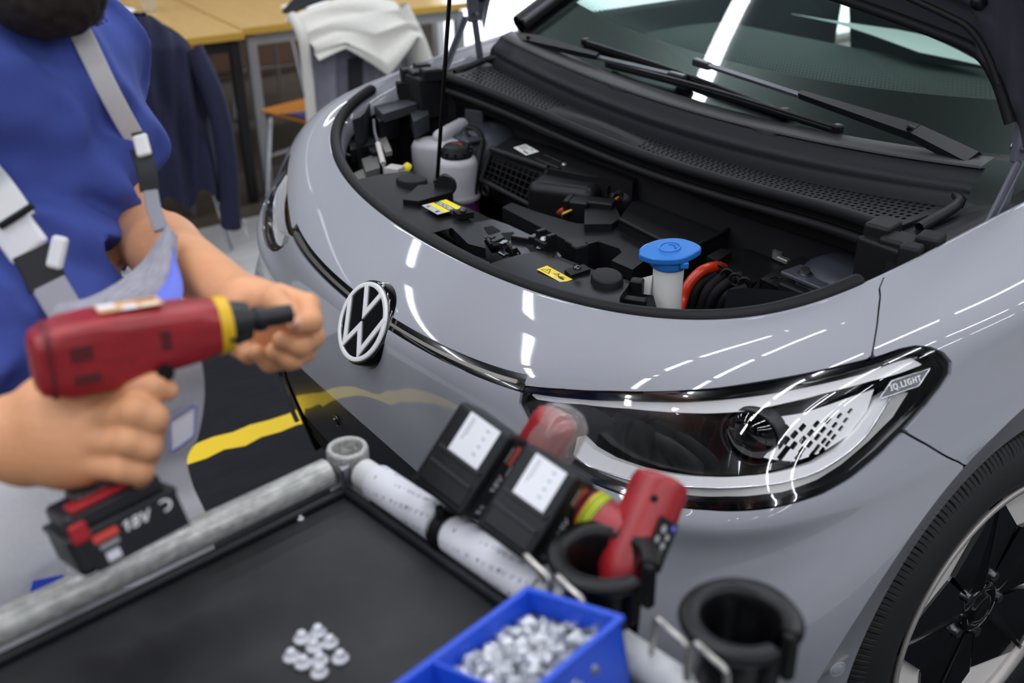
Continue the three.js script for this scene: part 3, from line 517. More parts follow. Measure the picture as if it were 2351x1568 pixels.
// --- windscreen: glass on a raked curve, black printed border with a dotted fade, dashboard behind it
const wsP = (x, t) => { const s = (x / .66) ** 2; return V(x * (1 - .10 * t), 1.026 + .043 * s + .47 * t - .02 * t * t, -.905 - .05 * s - .85 * t - .04 * s * t); };
{
  const ws = sub(car, 'windscreen');
  const gm = phy(0xdfeee8, .01, 0, { transmission: 1, thickness: 0, ior: 1.52 });
  part(ws, 'glass', grid(60, 40, (a, b) => wsP(lerp(-.69, .69, a), b)), gm);
  const blk = std(0x060608, .25);
  part(ws, 'black_border', [grid(60, 8, (a, b) => wsP(lerp(-.69, .69, a), b * .15 - .01).add(V(0, -.003, .001))), grid(4, 30, (a, b) => wsP(lerp(-.69, -.64, a), b).add(V(0, -.003, 0))), grid(4, 30, (a, b) => wsP(lerp(.64, .69, a), b).add(V(0, -.003, 0)))], Object.assign(blk, { side: THREE.DoubleSide }));
  const dots = []; for (let r = 0; r < 7; r++) for (let i = 0; i < 150; i++) { const x = lerp(-.64, .64, (i + (r % 2) * .5) / 150), t = .144 + r * .0075, q = .0032 * (1 - r / 9); const c = wsP(x, t).add(V(0, -.0028, 0)); dots.push(new THREE.CircleGeometry(q, 6).rotateX(-1.06).translate(c.x, c.y, c.z)); }
  const d = part(ws, 'dotted_fade', dots, Object.assign(std(0x060608, .4), { side: THREE.DoubleSide })); d.userData.kind = 'stuff';
  part(car, 'dashboard', grid(30, 14, (a, b) => { const x = lerp(-.64, .64, a); return V(x, .98 + .045 * Math.sin(b * 2.2) + .02 * Math.exp(-(((x - .33) / .2) ** 2)) * sstep(.5, 1, b), lerp(-.93, -1.62, b)); }), Object.assign(std(0x3a403f, .75), { side: THREE.DoubleSide }));
  part(car, 'dashboard_vent', [box(.42, .012, .05, -.05, 1.012, -1.07, .005, .08), box(.40, .004, .03, -.05, 1.019, -1.07, .001, .08)], std(0x1a1c1d, .5));
  part(car, 'dashboard_wedge', slab([[1817, 31], [1891, 44], [2062, 68], [2130, 82], [2200, 115], [2268, 152], [2190, 135], [2110, 119], [2004, 80], [1920, 52]].map(q => P(...q, 'y', 1.062)), V(0, -.002, 0)), std(0xdfe6e2, .6), 'pale wedge-shaped sheet above the dashboard');  // thin pale wedge-shaped sheet added above the dashboard
  part(car, 'instrument_screen', box(.16, .10, .03, .33, 1.09, -1.56, .01, -.3), M.blackGloss);
  const wheel = new THREE.TorusGeometry(.18, .015, 12, 48); wheel.rotateX(-.5); wheel.translate(.34, 1.12, -1.75); part(car, 'steering_wheel', wheel, M.blackPlastic);
  for (const s of [1, -1]) {
    const seat = sub(car, 'seat'); part(seat, 'seat_back', box(.5, .65, .14, s * .36, 1.0, -2.15, .06, .25), std(0x3c4045, .9)); part(seat, 'head_rest', box(.27, .2, .1, s * .36, 1.43, -2.28, .045, .25), std(0x3c4045, .9));
    const pil = [wsP(s * .69, 0), wsP(s * .69, .3), wsP(s * .69, .65), wsP(s * .69, 1)].map(p => p.add(V(s * .025, 0, .0)));
    part(car, 'windscreen_pillar', new THREE.TubeGeometry(new THREE.CatmullRomCurve3(pil), 24, .028, 10), M.blackSatin);
    part(car, 'pillar_trim', new THREE.TubeGeometry(new THREE.CatmullRomCurve3(pil.map(p => p.clone().add(V(-s * .03, .015, .01)))), 24, .008, 8), std(0x45464c, .4));
    part(car, 'door_panel', grid(10, 8, (a, b) => V(s * (.885 - .03 * b * b), lerp(.3, 1.05, b), lerp(-1.155, -2.4, a))), Object.assign(M.paint.clone(), { side: THREE.DoubleSide }));
    part(car, 'side_window', grid(10, 8, (a, b) => V(s * lerp(.85, .62, b), lerp(1.05, 1.5, b), lerp(-1.1 - .65 * b, -2.5, a))), phy(0xcfe0da, .02, 0, { transmission: 1, thickness: 0, ior: 1.5 }));
  }
  part(car, 'roof', grid(20, 10, (a, b) => { const x = lerp(-.63, .63, a); return V(x, 1.50 + .05 * Math.sin(Math.PI * a) + .02 * b, lerp(-1.74, -2.9, b)); }), Object.assign(M.blackGloss.clone(), { side: THREE.DoubleSide }));
  part(car, 'cabin_floor', box(1.5, .04, 2.0, 0, .35, -1.95, .01), M.carpet);
  part(car, 'cabin_rear', box(1.4, 1.2, .04, 0, .95, -2.95, .01), M.carpet);
}
// --- wipers
function wiper(piv, joint, armEnd, conn, bladeA, bladeB, flip) {
  const w = sub(car, 'wiper'), up = V(0, .86, .5), blkW = blk(0x0b0c0f, .35), sat = blk(0x121419, .38);
  const flat = (a, b, w0, w1, h, mat, name) => { const d = b.clone().sub(a).normalize(), sd = d.clone().cross(up).normalize(), n = sd.clone().cross(d).normalize();
    const q = (p, ww, hh) => [p.clone().addScaledVector(sd, ww), p.clone().addScaledVector(sd, ww * .7).addScaledVector(n, hh), p.clone().addScaledVector(sd, -ww * .7).addScaledVector(n, hh), p.clone().addScaledVector(sd, -ww)];
    const A = q(a, w0, h), B = q(b, w1, h), pos = []; const t = (...v) => v.forEach(p => pos.push(p.x, p.y, p.z));
    for (let i = 0; i < 4; i++) { const j = (i + 1) % 4; t(A[i], B[i], A[j]); t(B[i], B[j], A[j]); } t(A[0], A[1], A[2]); t(A[0], A[2], A[3]); t(B[0], B[2], B[1]); t(B[0], B[3], B[2]);
    const g = new THREE.BufferGeometry(); g.setAttribute('position', new THREE.Float32BufferAttribute(pos, 3)); g.computeVertexNormals(); part(w, name, g, Object.assign(mat, { side: THREE.DoubleSide })); };
  flat(piv, joint, .019, .016, .012, sat, 'arm_head');
  part(w, 'hinge_band', rod(joint.clone().add(V(.012, -.002, -.012)), joint.clone().add(V(-.012, .012, .012)), .005, 8), blkW);
  flat(joint, armEnd, .017, .007, .012, sat, 'arm_cover');
  flat(armEnd, conn, .006, .006, .006, std(0x55575d, .3, .4), 'arm_rod');
  const bd = bladeB.clone().sub(bladeA).normalize(); const cn = rbox(.016, .05, .016, .004); place(cn, conn, V(0, 1, 0).cross(bd), bd); part(w, 'connector', cn, std(0x2c2e33, .3));
  const bl = bladeA.clone().sub(bladeB).length(), sag = V(0, .006, .002);
  const mid = bladeA.clone().lerp(bladeB, .5).add(sag);
  part(w, 'blade', new THREE.TubeGeometry(new THREE.CatmullRomCurve3([bladeA, mid, bladeB]), 40, .0075, 8), blkW);
  part(w, 'blade_spoiler', new THREE.TubeGeometry(new THREE.CatmullRomCurve3([bladeA, mid, bladeB].map(p => p.clone().add(V(0, .006, .003)))), 40, .004, 6), sat);
  for (const e of [bladeA, bladeB]) part(w, 'blade_cap', rbox(.018, .018, .02, .005).translate(e.x, e.y + .003, e.z), blkW);
}
wiper(P(2235, 372, 'z', -.885), P(2105, 308, 'z', -.90), P(1840, 222, 'z', -.93), P(1612, 147, 'z', -.955), P(1345, 100, 'z', -.965), P(1800, 262, 'z', -.925));
wiper(P(1175, 92, 'z', -.885), P(1225, 95, 'z', -.895), P(1375, 134, 'z', -.915), P(1555, 176, 'z', -.925), P(1400, 150, 'z', -.918), P(1922, 300, 'z', -.90));
// --- bonnet, propped open: outer skin, inner panel with ribs, edge seal
{
  const bon = sub(car, 'bonnet'), R = x => { const s = Math.abs(x) / .71; return V(x, 1.33 - .088 * s ** 1.6 - (s > .86 ? .10 * ((s - .86) / .14) ** 2 : 0), -.82 - .01 * s); };
  const dirU = V(0, Math.sin(1.02), Math.cos(1.02)), nrm = V(0, -Math.cos(1.02), Math.sin(1.02)); // underside faces forward and down
  const H = (x, b, o = 0) => { const s = Math.abs(x) / .74, len = .60 * Math.sqrt(Math.max(0, 1 - (s * .86) ** 4)); return R(x).addScaledVector(dirU, b * len - .02).addScaledVector(nrm, -.035 * Math.sin(Math.PI * b) - .03 * s * s * b + o); };
  const inner = Object.assign(phy(0x3e3f48, .5, 0, { clearcoat: .5, clearcoatRoughness: .2 }), { side: THREE.DoubleSide });  // body paint with the shade under the bonnet put into its colour
  part(bon, 'outer_skin', grid(60, 30, (a, b) => H(lerp(-.74, .74, a), b, -.03)), Object.assign(M.paint.clone(), { side: THREE.DoubleSide }));
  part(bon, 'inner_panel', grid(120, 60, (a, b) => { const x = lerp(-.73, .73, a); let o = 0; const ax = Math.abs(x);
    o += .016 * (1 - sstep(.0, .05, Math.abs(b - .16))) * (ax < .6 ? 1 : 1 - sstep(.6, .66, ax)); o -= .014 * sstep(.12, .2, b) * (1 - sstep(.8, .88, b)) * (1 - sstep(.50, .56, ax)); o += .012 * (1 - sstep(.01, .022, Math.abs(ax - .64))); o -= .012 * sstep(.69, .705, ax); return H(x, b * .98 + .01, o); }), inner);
  part(bon, 'rear_edge_seal', new THREE.TubeGeometry(new THREE.CatmullRomCurve3(Array.from({ length: 41 }, (_, i) => H(lerp(-.70, .70, i / 40), .015, .004))), 120, .009, 8), M.rubber);
  part(bon, 'washer_hose', new THREE.TubeGeometry(new THREE.CatmullRomCurve3(Array.from({ length: 30 }, (_, i) => H(lerp(.05, .685, i / 29), lerp(.17, .10, i / 29), .022))), 80, .0055, 8), M.rubber);
  part(bon, 'grommet', new THREE.SphereGeometry(.012, 14, 10).translate(...H(.64, .2, .016).toArray()), M.blackSatin);
  // prop rod
  const a = P(1004, 412, 'y', .865), b = P(1036, -60, 'd', 1.98); const rodEnd = b;
  part(car, 'prop_rod', caps(rod(a, rodEnd, .0042, 12), a, rodEnd, .0042), M.blackSatin);
  const c = a.clone(); part(car, 'prop_rod_clip', [box(.03, .035, .022, c.x + .012, c.y - .014, c.z, .006), cyl(.016, .016, .014, c.clone().add(V(.018, .0, -.01)), c.clone().add(V(.026, .0, .002)), 18)], M.blackPlastic);
}
// ---------------------------------------------------------------- car: what lies under the bonnet
const bay = car;
const top = (list, y, h, mat, name, label, parent = bay) => part(parent, name, slab(list.map(q => P(q[0], q[1], 'y', y)), V(0, -h, 0)), mat, label);
const quad = (c, tx, name, parent = bay, lift = .0012, rough = .5) => { // flat printed label with corners in order
  const n = c[1].clone().sub(c[0]).cross(c[3].clone().sub(c[0])).normalize(); const g = new THREE.BufferGeometry(); const q = c.map(p => p.clone().addScaledVector(n, lift)), f = c;
  g.setAttribute('position', new THREE.Float32BufferAttribute([q[0], q[1], q[2], q[0], q[2], q[3]].flatMap(p => p.toArray()), 3)); g.setAttribute('uv', new THREE.Float32BufferAttribute([0, 0, 1, 0, 1, 1, 0, 0, 1, 1, 0, 1], 2)); g.computeVertexNormals();
  return part(parent, name, g, new THREE.MeshStandardMaterial({ map: tx, roughness: rough, side: THREE.DoubleSide }));
};
const bp = blk(0x0f0f11, .5), bp2 = blk(0x141417, .42), bp3 = blk(0x0b0b0d, .6);
// surrounding walls of the compartment
part(bay, 'bay_floor', box(1.36, .02, .62, 0, .47, -.60, .004), M.greyPaint);
part(bay, 'firewall', box(1.36, .50, .02, 0, .68, -.775, .004), M.feltAndShade);
for (const s of [1, -1]) {
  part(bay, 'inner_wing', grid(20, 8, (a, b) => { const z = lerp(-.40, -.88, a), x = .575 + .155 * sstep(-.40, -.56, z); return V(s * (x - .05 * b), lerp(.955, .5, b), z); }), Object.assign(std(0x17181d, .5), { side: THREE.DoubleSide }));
  const t = sub(bay, 'strut_tower'); const c = V(s * .545, .872, -.735);
  part(t, 'tower_dome', lathe([[.105, -.06], [.10, -.02], [.085, .012], [.06, .026], [.03, .03], [0, .03]], 36).translate(c.x, c.y, c.z), std(0x3d4049, .4, .2));
  part(t, 'tower_plate', box(.13, .008, .05, c.x - s * .01, c.y + .012, c.z + .075, .003), std(0x4a4d55, .4, .3));
  for (const k of [-.04, .035]) part(t, 'hex_bolt', [cyl(.012, .012, .003, V(c.x + k, c.y + .016, c.z + .08), V(c.x + k, c.y + .019, c.z + .08), 18), cyl(.008, .0075, .008, V(c.x + k, c.y + .019, c.z + .08), V(c.x + k, c.y + .028, c.z + .08), 6)], M.steel);
  part(t, 'tower_bracket', box(.12, .03, .02, c.x - s * .005, c.y - .012, c.z + .105, .004), M.blackPlastic);
}
// --- moulded cover behind the front edge
{
  const depth = x => { if (x < -.06) return .165 - .02 * sstep(-.12, -.06, x); if (x < .125) return .055; if (x < .335) return .17; return lerp(.17, .07, sstep(.335, .42, x)); };
  const cov = sub(bay, 'front_cover');
  const shell = (x0, x1, n) => grid(n, 8, (a, b) => { const x = lerp(x0, x1, a), p = fA(x), d = depth(x); const k = [.024, .03, .05, .08, .11, .14, .155, 1, 1.0][Math.round(b * 8)]; const back = Math.round(b * 8) >= 7; const dz = back ? d : Math.min(d - .002, k); return V(x * (1 - dz * .25), p[1] - .016 + .006 * Math.sin(Math.min(1, dz / .17) * Math.PI) - (b === 1 ? .05 : 0), p[2] - dz); });
  part(cov, 'cover_tray', box(.46, .01, .24, -.20, .80, -.40, .004), bp3);
  for (const [a, b, n] of [[-.40, -.062, 40], [-.060, .124, 20], [.126, .44, 40]]) part(cov, 'cover_section', shell(a, b, n), Object.assign(blk(0x101012, .48), { side: THREE.DoubleSide }));
  // raised angular step on the left section, clips, rubber buffers
  top([[1030, 515], [1105, 512], [1115, 570], [1075, 560]], .872, .02, bp2, 'cover_step', undefined, cov);
  top([[1040, 483], [1075, 479], [1088, 487], [1052, 492]], .884, .012, bp3, 'cover_clip', undefined, cov); top([[1296, 619], [1340, 606], [1356, 617], [1312, 632]], .880, .012, bp3, 'cover_clip', undefined, cov);
  for (const q of [[1063, 484], [1325, 617]]) part(cov, 'clip_stud', lathe([[0, .006], [.006, .006], [.007, 0]], 14).translate(...P(q[0], q[1], 'y', .886).toArray()), M.blackGloss);
  for (const s of [1, -1]) { // oval bump stops
    const c = V(s * .315, .862, -.395), bs = sub(bay, 'bump_stop'); const g = lathe([[.0, .028], [.024, .028], [.027, .025], [.030, 0], [.033, -.025]], 36).scale(1.25, 1, .95); g.rotateY(s * -.5); g.translate(c.x, c.y, c.z); part(bs, 'stop_cap', g, blk(0x151517, .6));
    const r = new THREE.TorusGeometry(.041, .004, 8, 40).rotateX(Math.PI / 2).scale(1.2, 1, .95); r.translate(c.x, c.y - .016, c.z); part(bs, 'stop_ring', r, M.blackPlastic);
  }
}
// --- lock in the middle of the front edge
{
  const lk = sub(bay, 'bonnet_lock'); const cl = blk(0x121315, .35);
  top([[1088, 512], [1130, 503], [1165, 515], [1262, 560], [1290, 588], [1240, 604], [1205, 596], [1188, 570], [1160, 560], [1128, 560], [1112, 535]], .858, .018, cl, 'lock_plate', undefined, lk);
  for (const poly of [[[1110, 522], [1130, 518], [1150, 530], [1122, 540]], [[1150, 535], [1178, 532], [1192, 548], [1165, 552]], [[1205, 562], [1235, 560], [1250, 575], [1222, 580]], [[1232, 582], [1262, 582], [1270, 592], [1245, 597]]]) top(poly, .8585, .003, M.feltAndShade, 'lock_shade_patch', undefined, lk);  // flat dark patches that paint the shade of recesses onto the plate
  for (const [a, b] of [[[1100, 530], [1130, 565]], [[1130, 565], [1165, 560]], [[1165, 560], [1190, 590]], [[1180, 602], [1215, 600]], [[1215, 600], [1250, 606]]]) part(lk, 'lock_rail', rod(P(...a, 'y', .862), P(...b, 'y', .862), .0055, 8), cl);
  for (const [x, y, w, d, h, r] of [[1118, 548, .03, .014, .012, .5], [1142, 556, .012, .03, .014, .2], [1198, 548, .04, .012, .01, .5], [1225, 552, .012, .02, .02, .4], [1250, 568, .03, .01, .012, .5], [1262, 596, .04, .012, .01, .5], [1178, 586, .012, .012, .03, .3], [1210, 588, .02, .02, .01, .4]]) { const q = P(x, y, 'y', .862); part(lk, 'lock_boss', box(w, h, d, q.x, q.y, q.z, .002, 0, r), cl); }
  for (const q of [[1112, 547], [1238, 568], [1272, 592]]) part(lk, 'lock_screw', lathe([[0, .003], [.0035, .003], [.0045, .001], [.007, .001], [.007, -.002]], 16).translate(...P(...q, 'y', .8655).toArray()), M.blackGloss);
  const c = P(1157, 566, 'y', .868); part(lk, 'lock_catch', [box(.012, .02, .016, c.x, c.y, c.z, .002, 0, .5), box(.02, .006, .012, c.x + .012, c.y - .008, c.z + .01, .002)], M.steel);
  part(lk, 'lock_hook', new THREE.TorusGeometry(.016, .003, 8, 24, 4).translate(c.x + .02, c.y - .004, c.z + .006), M.blackSatin);
  part(lk, 'lock_bracket', [box(.036, .05, .03, .10, .852, -.43, .004), box(.01, .06, .02, .085, .86, -.432, .002), box(.01, .06, .02, .115, .86, -.432, .002)], M.blackPlastic);
  part(lk, 'bracket_stud', lathe([[0, .006], [.006, .004], [.008, 0]], 12).translate(.102, .878, -.425), M.zinc);
}
// --- flat cover with a cut-out, raised tray behind it
{
  const tr = sub(bay, 'storage_tray'), m = blk(0x121215, .5);
  top([[1153, 476], [1174, 465], [1235, 487], [1324, 513], [1404, 513], [1440, 528], [1524, 565], [1452, 619], [1404, 598], [1428, 579], [1420, 570], [1373, 554], [1337, 564], [1314, 559]], .835, .14, m, 'tray_front', undefined, tr);
  top([[1342, 473], [1412, 470], [1425, 500], [1404, 514], [1342, 515]], .85, .05, m, 'tray_wall', undefined, tr);
  const rim = [[1421, 503], [1566, 577], [1640, 545], [1716, 500]].map(q => P(...q, 'y', .858));
  part(tr, 'tray_rim', polytube(rim, .004, 8), m);
  top([[1421, 503], [1482, 420], [1640, 440], [1716, 500], [1566, 577]], .846, .01, blk(0x0d0d11, .6), 'tray_bottom', undefined, tr);
  part(tr, 'tray_side', slab([P(1566, 577, 'y', .858), P(1716, 500, 'y', .858), P(1716, 500, 'y', .858).add(V(0, -.16, 0)), P(1566, 577, 'y', .858).add(V(0, -.16, 0))], V(.004, 0, -.004)), m);
  part(tr, 'tray_side', slab([P(1421, 503, 'y', .858), P(1566, 577, 'y', .858), P(1566, 577, 'y', .858).add(V(0, -.03, 0)), P(1421, 503, 'y', .858).add(V(0, -.03, 0))], V(-.003, 0, -.003)), m);
  part(tr, 'tray_lug', [box(.02, .05, .03, ...P(1330, 590, 'y', .83).toArray(), .004), box(.035, .012, .03, ...P(1322, 560, 'y', .845).toArray(), .003)], m);
}
// --- air intake box with its grid of cells
{
  const ab = sub(bay, 'air_box'); const TL = P(1129, 343, 'y', .885), TR = P(1259, 388, 'y', .885), vh = V(-fwd.x, 0, -fwd.z).normalize(), below = (px, py, T) => { let b = null; for (let y = T.y - .02; y > T.y - .16; y -= .001) { const p = P(px, py, 'y', y); if (p.clone().sub(T).setY(0).dot(vh) > .012) b = p; else break; } return b ?? P(px, py, 'y', T.y - .03); }, BR = below(1226, 476, TR), BL = below(1105, 413, TL);
  const pt = (a, b) => TL.clone().lerp(TR, a).lerp(BL.clone().lerp(BR, a), b), nn = TR.clone().sub(TL).cross(BL.clone().sub(TL)).normalize(); if (nn.z < 0) nn.negate();
  part(ab, 'grid_back', slab([TL, TR, BR, BL].map(p => p.clone().addScaledVector(nn, -.014)), nn.clone().multiplyScalar(-.02)), M.feltAndShade);
  for (let i = 0; i <= 11; i++) part(ab, 'grid_bar', slab([pt(i / 11 - .006, 0), pt(i / 11 + .006, 0), pt(i / 11 + .006, 1), pt(i / 11 - .006, 1)], nn.clone().multiplyScalar(-.016)), bp2);
  for (let j = 0; j <= 6; j++) part(ab, 'grid_bar', slab([pt(0, j / 6 - .012), pt(1, j / 6 - .012), pt(1, j / 6 + .012), pt(0, j / 6 + .012)], nn.clone().multiplyScalar(-.0155)), bp2);
  part(ab, 'grid_frame', [rod(TL, TR, .008), rod(TR, BR, .007), rod(BR, BL, .007), rod(BL, TL, .007)], bp);
  top([[1129, 343], [1178, 312], [1480, 395], [1452, 418], [1330, 402], [1262, 388]], .888, .12, bp3, 'box_lid', undefined, ab);
  const lab = canvasTex(128, 64, (x, w, h) => { x.fillStyle = '#f1f1ee'; x.fillRect(0, 0, w, h); x.fillStyle = '#222'; for (let i = 0; i < 5; i++) x.fillRect(10, 8 + i * 8, 20 + (i * 37) % 40, 3); x.fillRect(70, 44, 44, 8); x.fillRect(70, 12, 30, 4); });
  quad([[1178, 340], [1208, 358], [1238, 349], [1206, 332]].map(q => P(...q, 'y', .8885)), lab, 'paper_label', ab);
  part(ab, 'lid_rib', [rod(P(1250, 356, 'y', .889), P(1290, 374, 'y', .889), .003, 6), rod(P(1230, 365, 'y', .889), P(1285, 388, 'y', .889), .003, 6)], bp2);
  part(ab, 'lid_screw', lathe([[0, .004], [.005, .004], [.006, 0]], 12).translate(...P(1295, 378, 'y', .889).toArray()), M.steel);
  const duct = []; for (const [a, y] of [[[1262, 395], .885], [[1330, 405], .885], [[1445, 416], .878]]) duct.push(P(...a, 'y', y));
  part(ab, 'duct', [box(.15, .085, .14, duct[1].x - .03, .835, duct[1].z + .0, .022, 0, .55), box(.16, .065, .075, duct[2].x - .05, .838, duct[2].z + .02, .028, 0, .30)], bp2);
  for (const q of [[1340, 430], [1362, 433], [1400, 436]]) { const c = P(...q, 'y', .86); part(ab, 'duct_rib', box(.004, .07, .08, c.x, c.y - .02, c.z - .02, .002, 0, .3), bp3); }
  part(ab, 'hose_clip', new THREE.TorusGeometry(.012, .004, 8, 20).translate(...P(1115, 437, 'y', .80).toArray()), bp); part(ab, 'hose_clip', new THREE.TorusGeometry(.012, .004, 8, 20).translate(...P(1225, 480, 'y', .80).toArray()), bp);
  part(ab, 'box_foot', [box(.09, .03, .04, ...P(1110, 430, 'y', .79).toArray(), .008, 0, .4), box(.03, .05, .03, ...P(1250, 455, 'y', .82).toArray(), .006)], bp);
}
// --- coolant reservoir
{
  const rs = sub(bay, 'coolant_reservoir'), wh = phy(0xcfccd2, .38, 0, { transmission: .25, thickness: 0 }); const c = P(1048, 352, 'y', .875);
  const body = lathe([[.0, -.005], [.030, -.004], [.042, -.010], [.0475, -.022], [.0485, -.06], [.0485, -.088], [.053, -.092], [.053, -.102], [.0485, -.106]], 44); part(rs, 'jar', body.translate(c.x, c.y, c.z), wh);
  part(rs, 'coolant', lathe([[.0485, -.104], [.048, -.19], [.045, -.22], [0, -.22]], 44).translate(c.x, c.y, c.z), std(0x6a2a66, .35));
  part(rs, 'cap', [lathe([[0, .020], [.026, .020], [.030, .016], [.033, .004], [.036, .002], [.036, -.006]], 28).translate(c.x, c.y, c.z), ...Array.from({ length: 10 }, (_, i) => box(.008, .012, .006, c.x + .034 * Math.cos(i * .628), c.y + .004, c.z + .034 * Math.sin(i * .628), .002, 0, -i * .628))], M.blackPlastic);
  part(rs, 'cap_print', new THREE.RingGeometry(.006, .014, 20, 1, .5, 3).rotateX(-Math.PI / 2).translate(c.x, c.y + .0206, c.z), std(0x8a2c22, .6));
  const d = P(1005, 318, 'y', .885); const g = lathe([[0, .0], [.03, -.001], [.045, -.008], [.05, -.02], [.05, -.12], [0, -.13]], 40).scale(1.3, 1, .8); g.rotateY(.7); part(rs, 'jar', g.translate(d.x, d.y, d.z), wh);
  const e = P(1060, 288, 'y', .895); part(rs, 'jar_ridge', caps(rod(P(1010, 315, 'y', .89), e, .018, 14), P(1010, 315, 'y', .89), e, .018, 14), wh);
  part(rs, 'overflow_hose', tube([P(1072, 292, 'y', .90), P(1095, 300, 'y', .895), P(1108, 325, 'y', .88), P(1100, 360, 'y', .86), P(1092, 410, 'y', .82), P(1088, 470, 'y', .76)], .0075, 60, 10), M.rubber);
  part(rs, 'reservoir_bracket', [box(.05, .05, .012, ...P(1090, 275, 'y', .905).toArray(), .004, 0, .5), box(.02, .03, .03, ...P(1105, 270, 'y', .90).toArray(), .004)], std(0x3a3d45, .5));
}
// --- washer bottle neck with blue cap
{
  const wb = sub(bay, 'washer_filler'), c = V(.362, .905, -.487), wm = phy(0xeeeeea, .35, 0, {}); 
  part(wb, 'neck', [lathe([[.0255, .005], [.0255, -.02], [.0245, -.06], [.0265, -.14], [.032, -.26]], 36).translate(c.x, c.y, c.z), slab([V(c.x - .018, c.y - .025, c.z + .012), V(c.x - .072, c.y - .055, c.z + .03), V(c.x - .05, c.y - .10, c.z + .03), V(c.x - .02, c.y - .085, c.z + .02)], V(.008, .004, .014)), slab([V(c.x - .02, c.y - .08, c.z + .02), V(c.x - .06, c.y - .13, c.z + .035), V(c.x - .045, c.y - .18, c.z + .035), V(c.x - .02, c.y - .18, c.z + .03)], V(.01, .004, .012))], Object.assign(wm, { side: THREE.DoubleSide }));
  const blue = phy(0x2f7fd6, .4, 0, { clearcoat: .3 });
  const sh = new THREE.Shape(); const pts = [[-.047, -.012], [-.03, -.026], [-.005, -.033], [.02, -.030], [.046, -.008], [.044, .008], [.02, .028], [-.01, .030], [-.035, .018], [-.046, .004]]; sh.setFromPoints(new THREE.SplineCurve(pts.map(p => new THREE.Vector2(...p))).getPoints(60));
  const lid = new THREE.ExtrudeGeometry(sh, { depth: .006, bevelEnabled: true, bevelThickness: .003, bevelSize: .003, bevelSegments: 3, curveSegments: 20 }); lid.rotateX(-Math.PI / 2); lid.rotateZ(.08); lid.rotateX(.14); lid.rotateY(.9); 
  part(wb, 'cap_lid', lid.translate(c.x, c.y + .016, c.z), blue);
  part(wb, 'cap_skirt', lathe([[.0, .012], [.030, .012], [.031, .004], [.031, -.006], [.027, -.010]], 36).translate(c.x, c.y + .002, c.z), blue);
  const em = new THREE.TorusGeometry(.017, .0011, 6, 40); em.rotateX(-Math.PI / 2); const arc = new THREE.TorusGeometry(.010, .0011, 6, 24, 2.2); arc.rotateX(-Math.PI / 2); arc.rotateY(.4); part(wb, 'cap_symbol', [em, arc].map(g => g.rotateX(.12).translate(c.x, c.y + .0265, c.z)), blue);
  part(wb, 'cap_tab', box(.014, .012, .008, c.x + .036, c.y + .006, c.z + .0, .003, 0, .9), blue);
  part(wb, 'filler_bracket', [slab([P(1388, 690, 'y', .85), P(1420, 668, 'y', .87), P(1500, 678, 'y', .86), P(1512, 722, 'y', .85), P(1420, 724, 'y', .84)], V(0, -.03, 0)), box(.022, .03, .02, ...P(1462, 660, 'y', .868).toArray(), .004, 0, .6), box(.05, .012, .016, ...P(1450, 690, 'y', .865).toArray(), .003, 0, .6)], bp);
}
// --- cables, battery, fuse box on the left of the compartment
part(bay, 'high_voltage_cable', tube([P(1555, 735, 'y', .78), P(1567, 690, 'y', .80), P(1580, 655, 'y', .825), P(1608, 624, 'y', .845), P(1642, 612, 'y', .845), P(1660, 615, 'y', .83)], .0095, 60, 12), phy(0xc8300f, .35, 0, { clearcoat: .4 }), 'orange cable sleeve');
for (const [i, l] of [[[1640, 628], [1600, 660], [1580, 730]], [[1660, 632], [1625, 665], [1600, 735]], [[1685, 640], [1645, 670], [1615, 735]], [[1715, 660], [1670, 680], [1650, 740]], [[1700, 630], [1690, 660], [1640, 735]]].entries()) part(bay, 'cable_loom', tube(l.map((q, k) => P(...q, 'y', [.835, .82, .76][k])), .0085, 40, 10), blk(0x0e0e10, .75));
for (let k = 0; k < 4; k++) { const c = P(1650 + k * 20, 622 + k * 10, 'y', .84); part(bay, 'cable_clip', new THREE.TorusGeometry(.011, .003, 8, 20).rotateY(.6).translate(c.x, c.y, c.z), bp2); }
{
  const bt = sub(bay, 'starter_battery'); top([[1622, 588], [1655, 570], [1850, 580], [1735, 648], [1725, 652]], .835, .12, blk(0x0a0a0c, .55), 'battery_case', undefined, bt);
  top([[1622, 588], [1655, 570], [1680, 578], [1645, 600]], .85, .02, bp, 'terminal_cover', undefined, bt);
  top([[1740, 575], [1762, 567], [1780, 573], [1760, 583]], .838, .003, std(0x8f8a4a, .6), 'battery_label', undefined, bt);
  part(bt, 'terminal_clamp', [cyl(.01, .01, .014, P(1785, 592, 'y', .84), P(1785, 592, 'y', .84).add(V(0, .014, 0)), 14), box(.03, .01, .014, ...P(1798, 596, 'y', .842).toArray(), .003)], M.zinc);
  const fb = sub(bay, 'fuse_box'); const A = [[1722, 668], [1745, 640], [1838, 588], [1928, 618], [1998, 654], [1880, 702]].map((q, i) => P(...q, 'y', [.835, .865, .875, .875, .86, .84][i]));
  const lidG = slab([A[1], A[2], A[3], A[4], A[5], A[0]], V(0, -.03, 0)); part(fb, 'box_lid', lidG, blk(0x17171a, .38));
  part(fb, 'box_case', slab([A[0], A[1], A[2], A[3], A[4], A[5]].map(p => p.clone().add(V(0, -.03, 0))), V(0, -.16, 0)), bp3);
  part(fb, 'lid_lip', rod(A[0].clone().add(V(0, -.026, 0)), A[5].clone().add(V(0, -.026, 0)), .005, 8), bp2);
  part(fb, 'lid_emblem', [0, 1, 2].map(i => rod(P(1770 + i * 8, 640 - i * 2, 'y', .87), P(1782 + i * 6, 634 + i * 3, 'y', .87), .0015, 6)), bp);
}
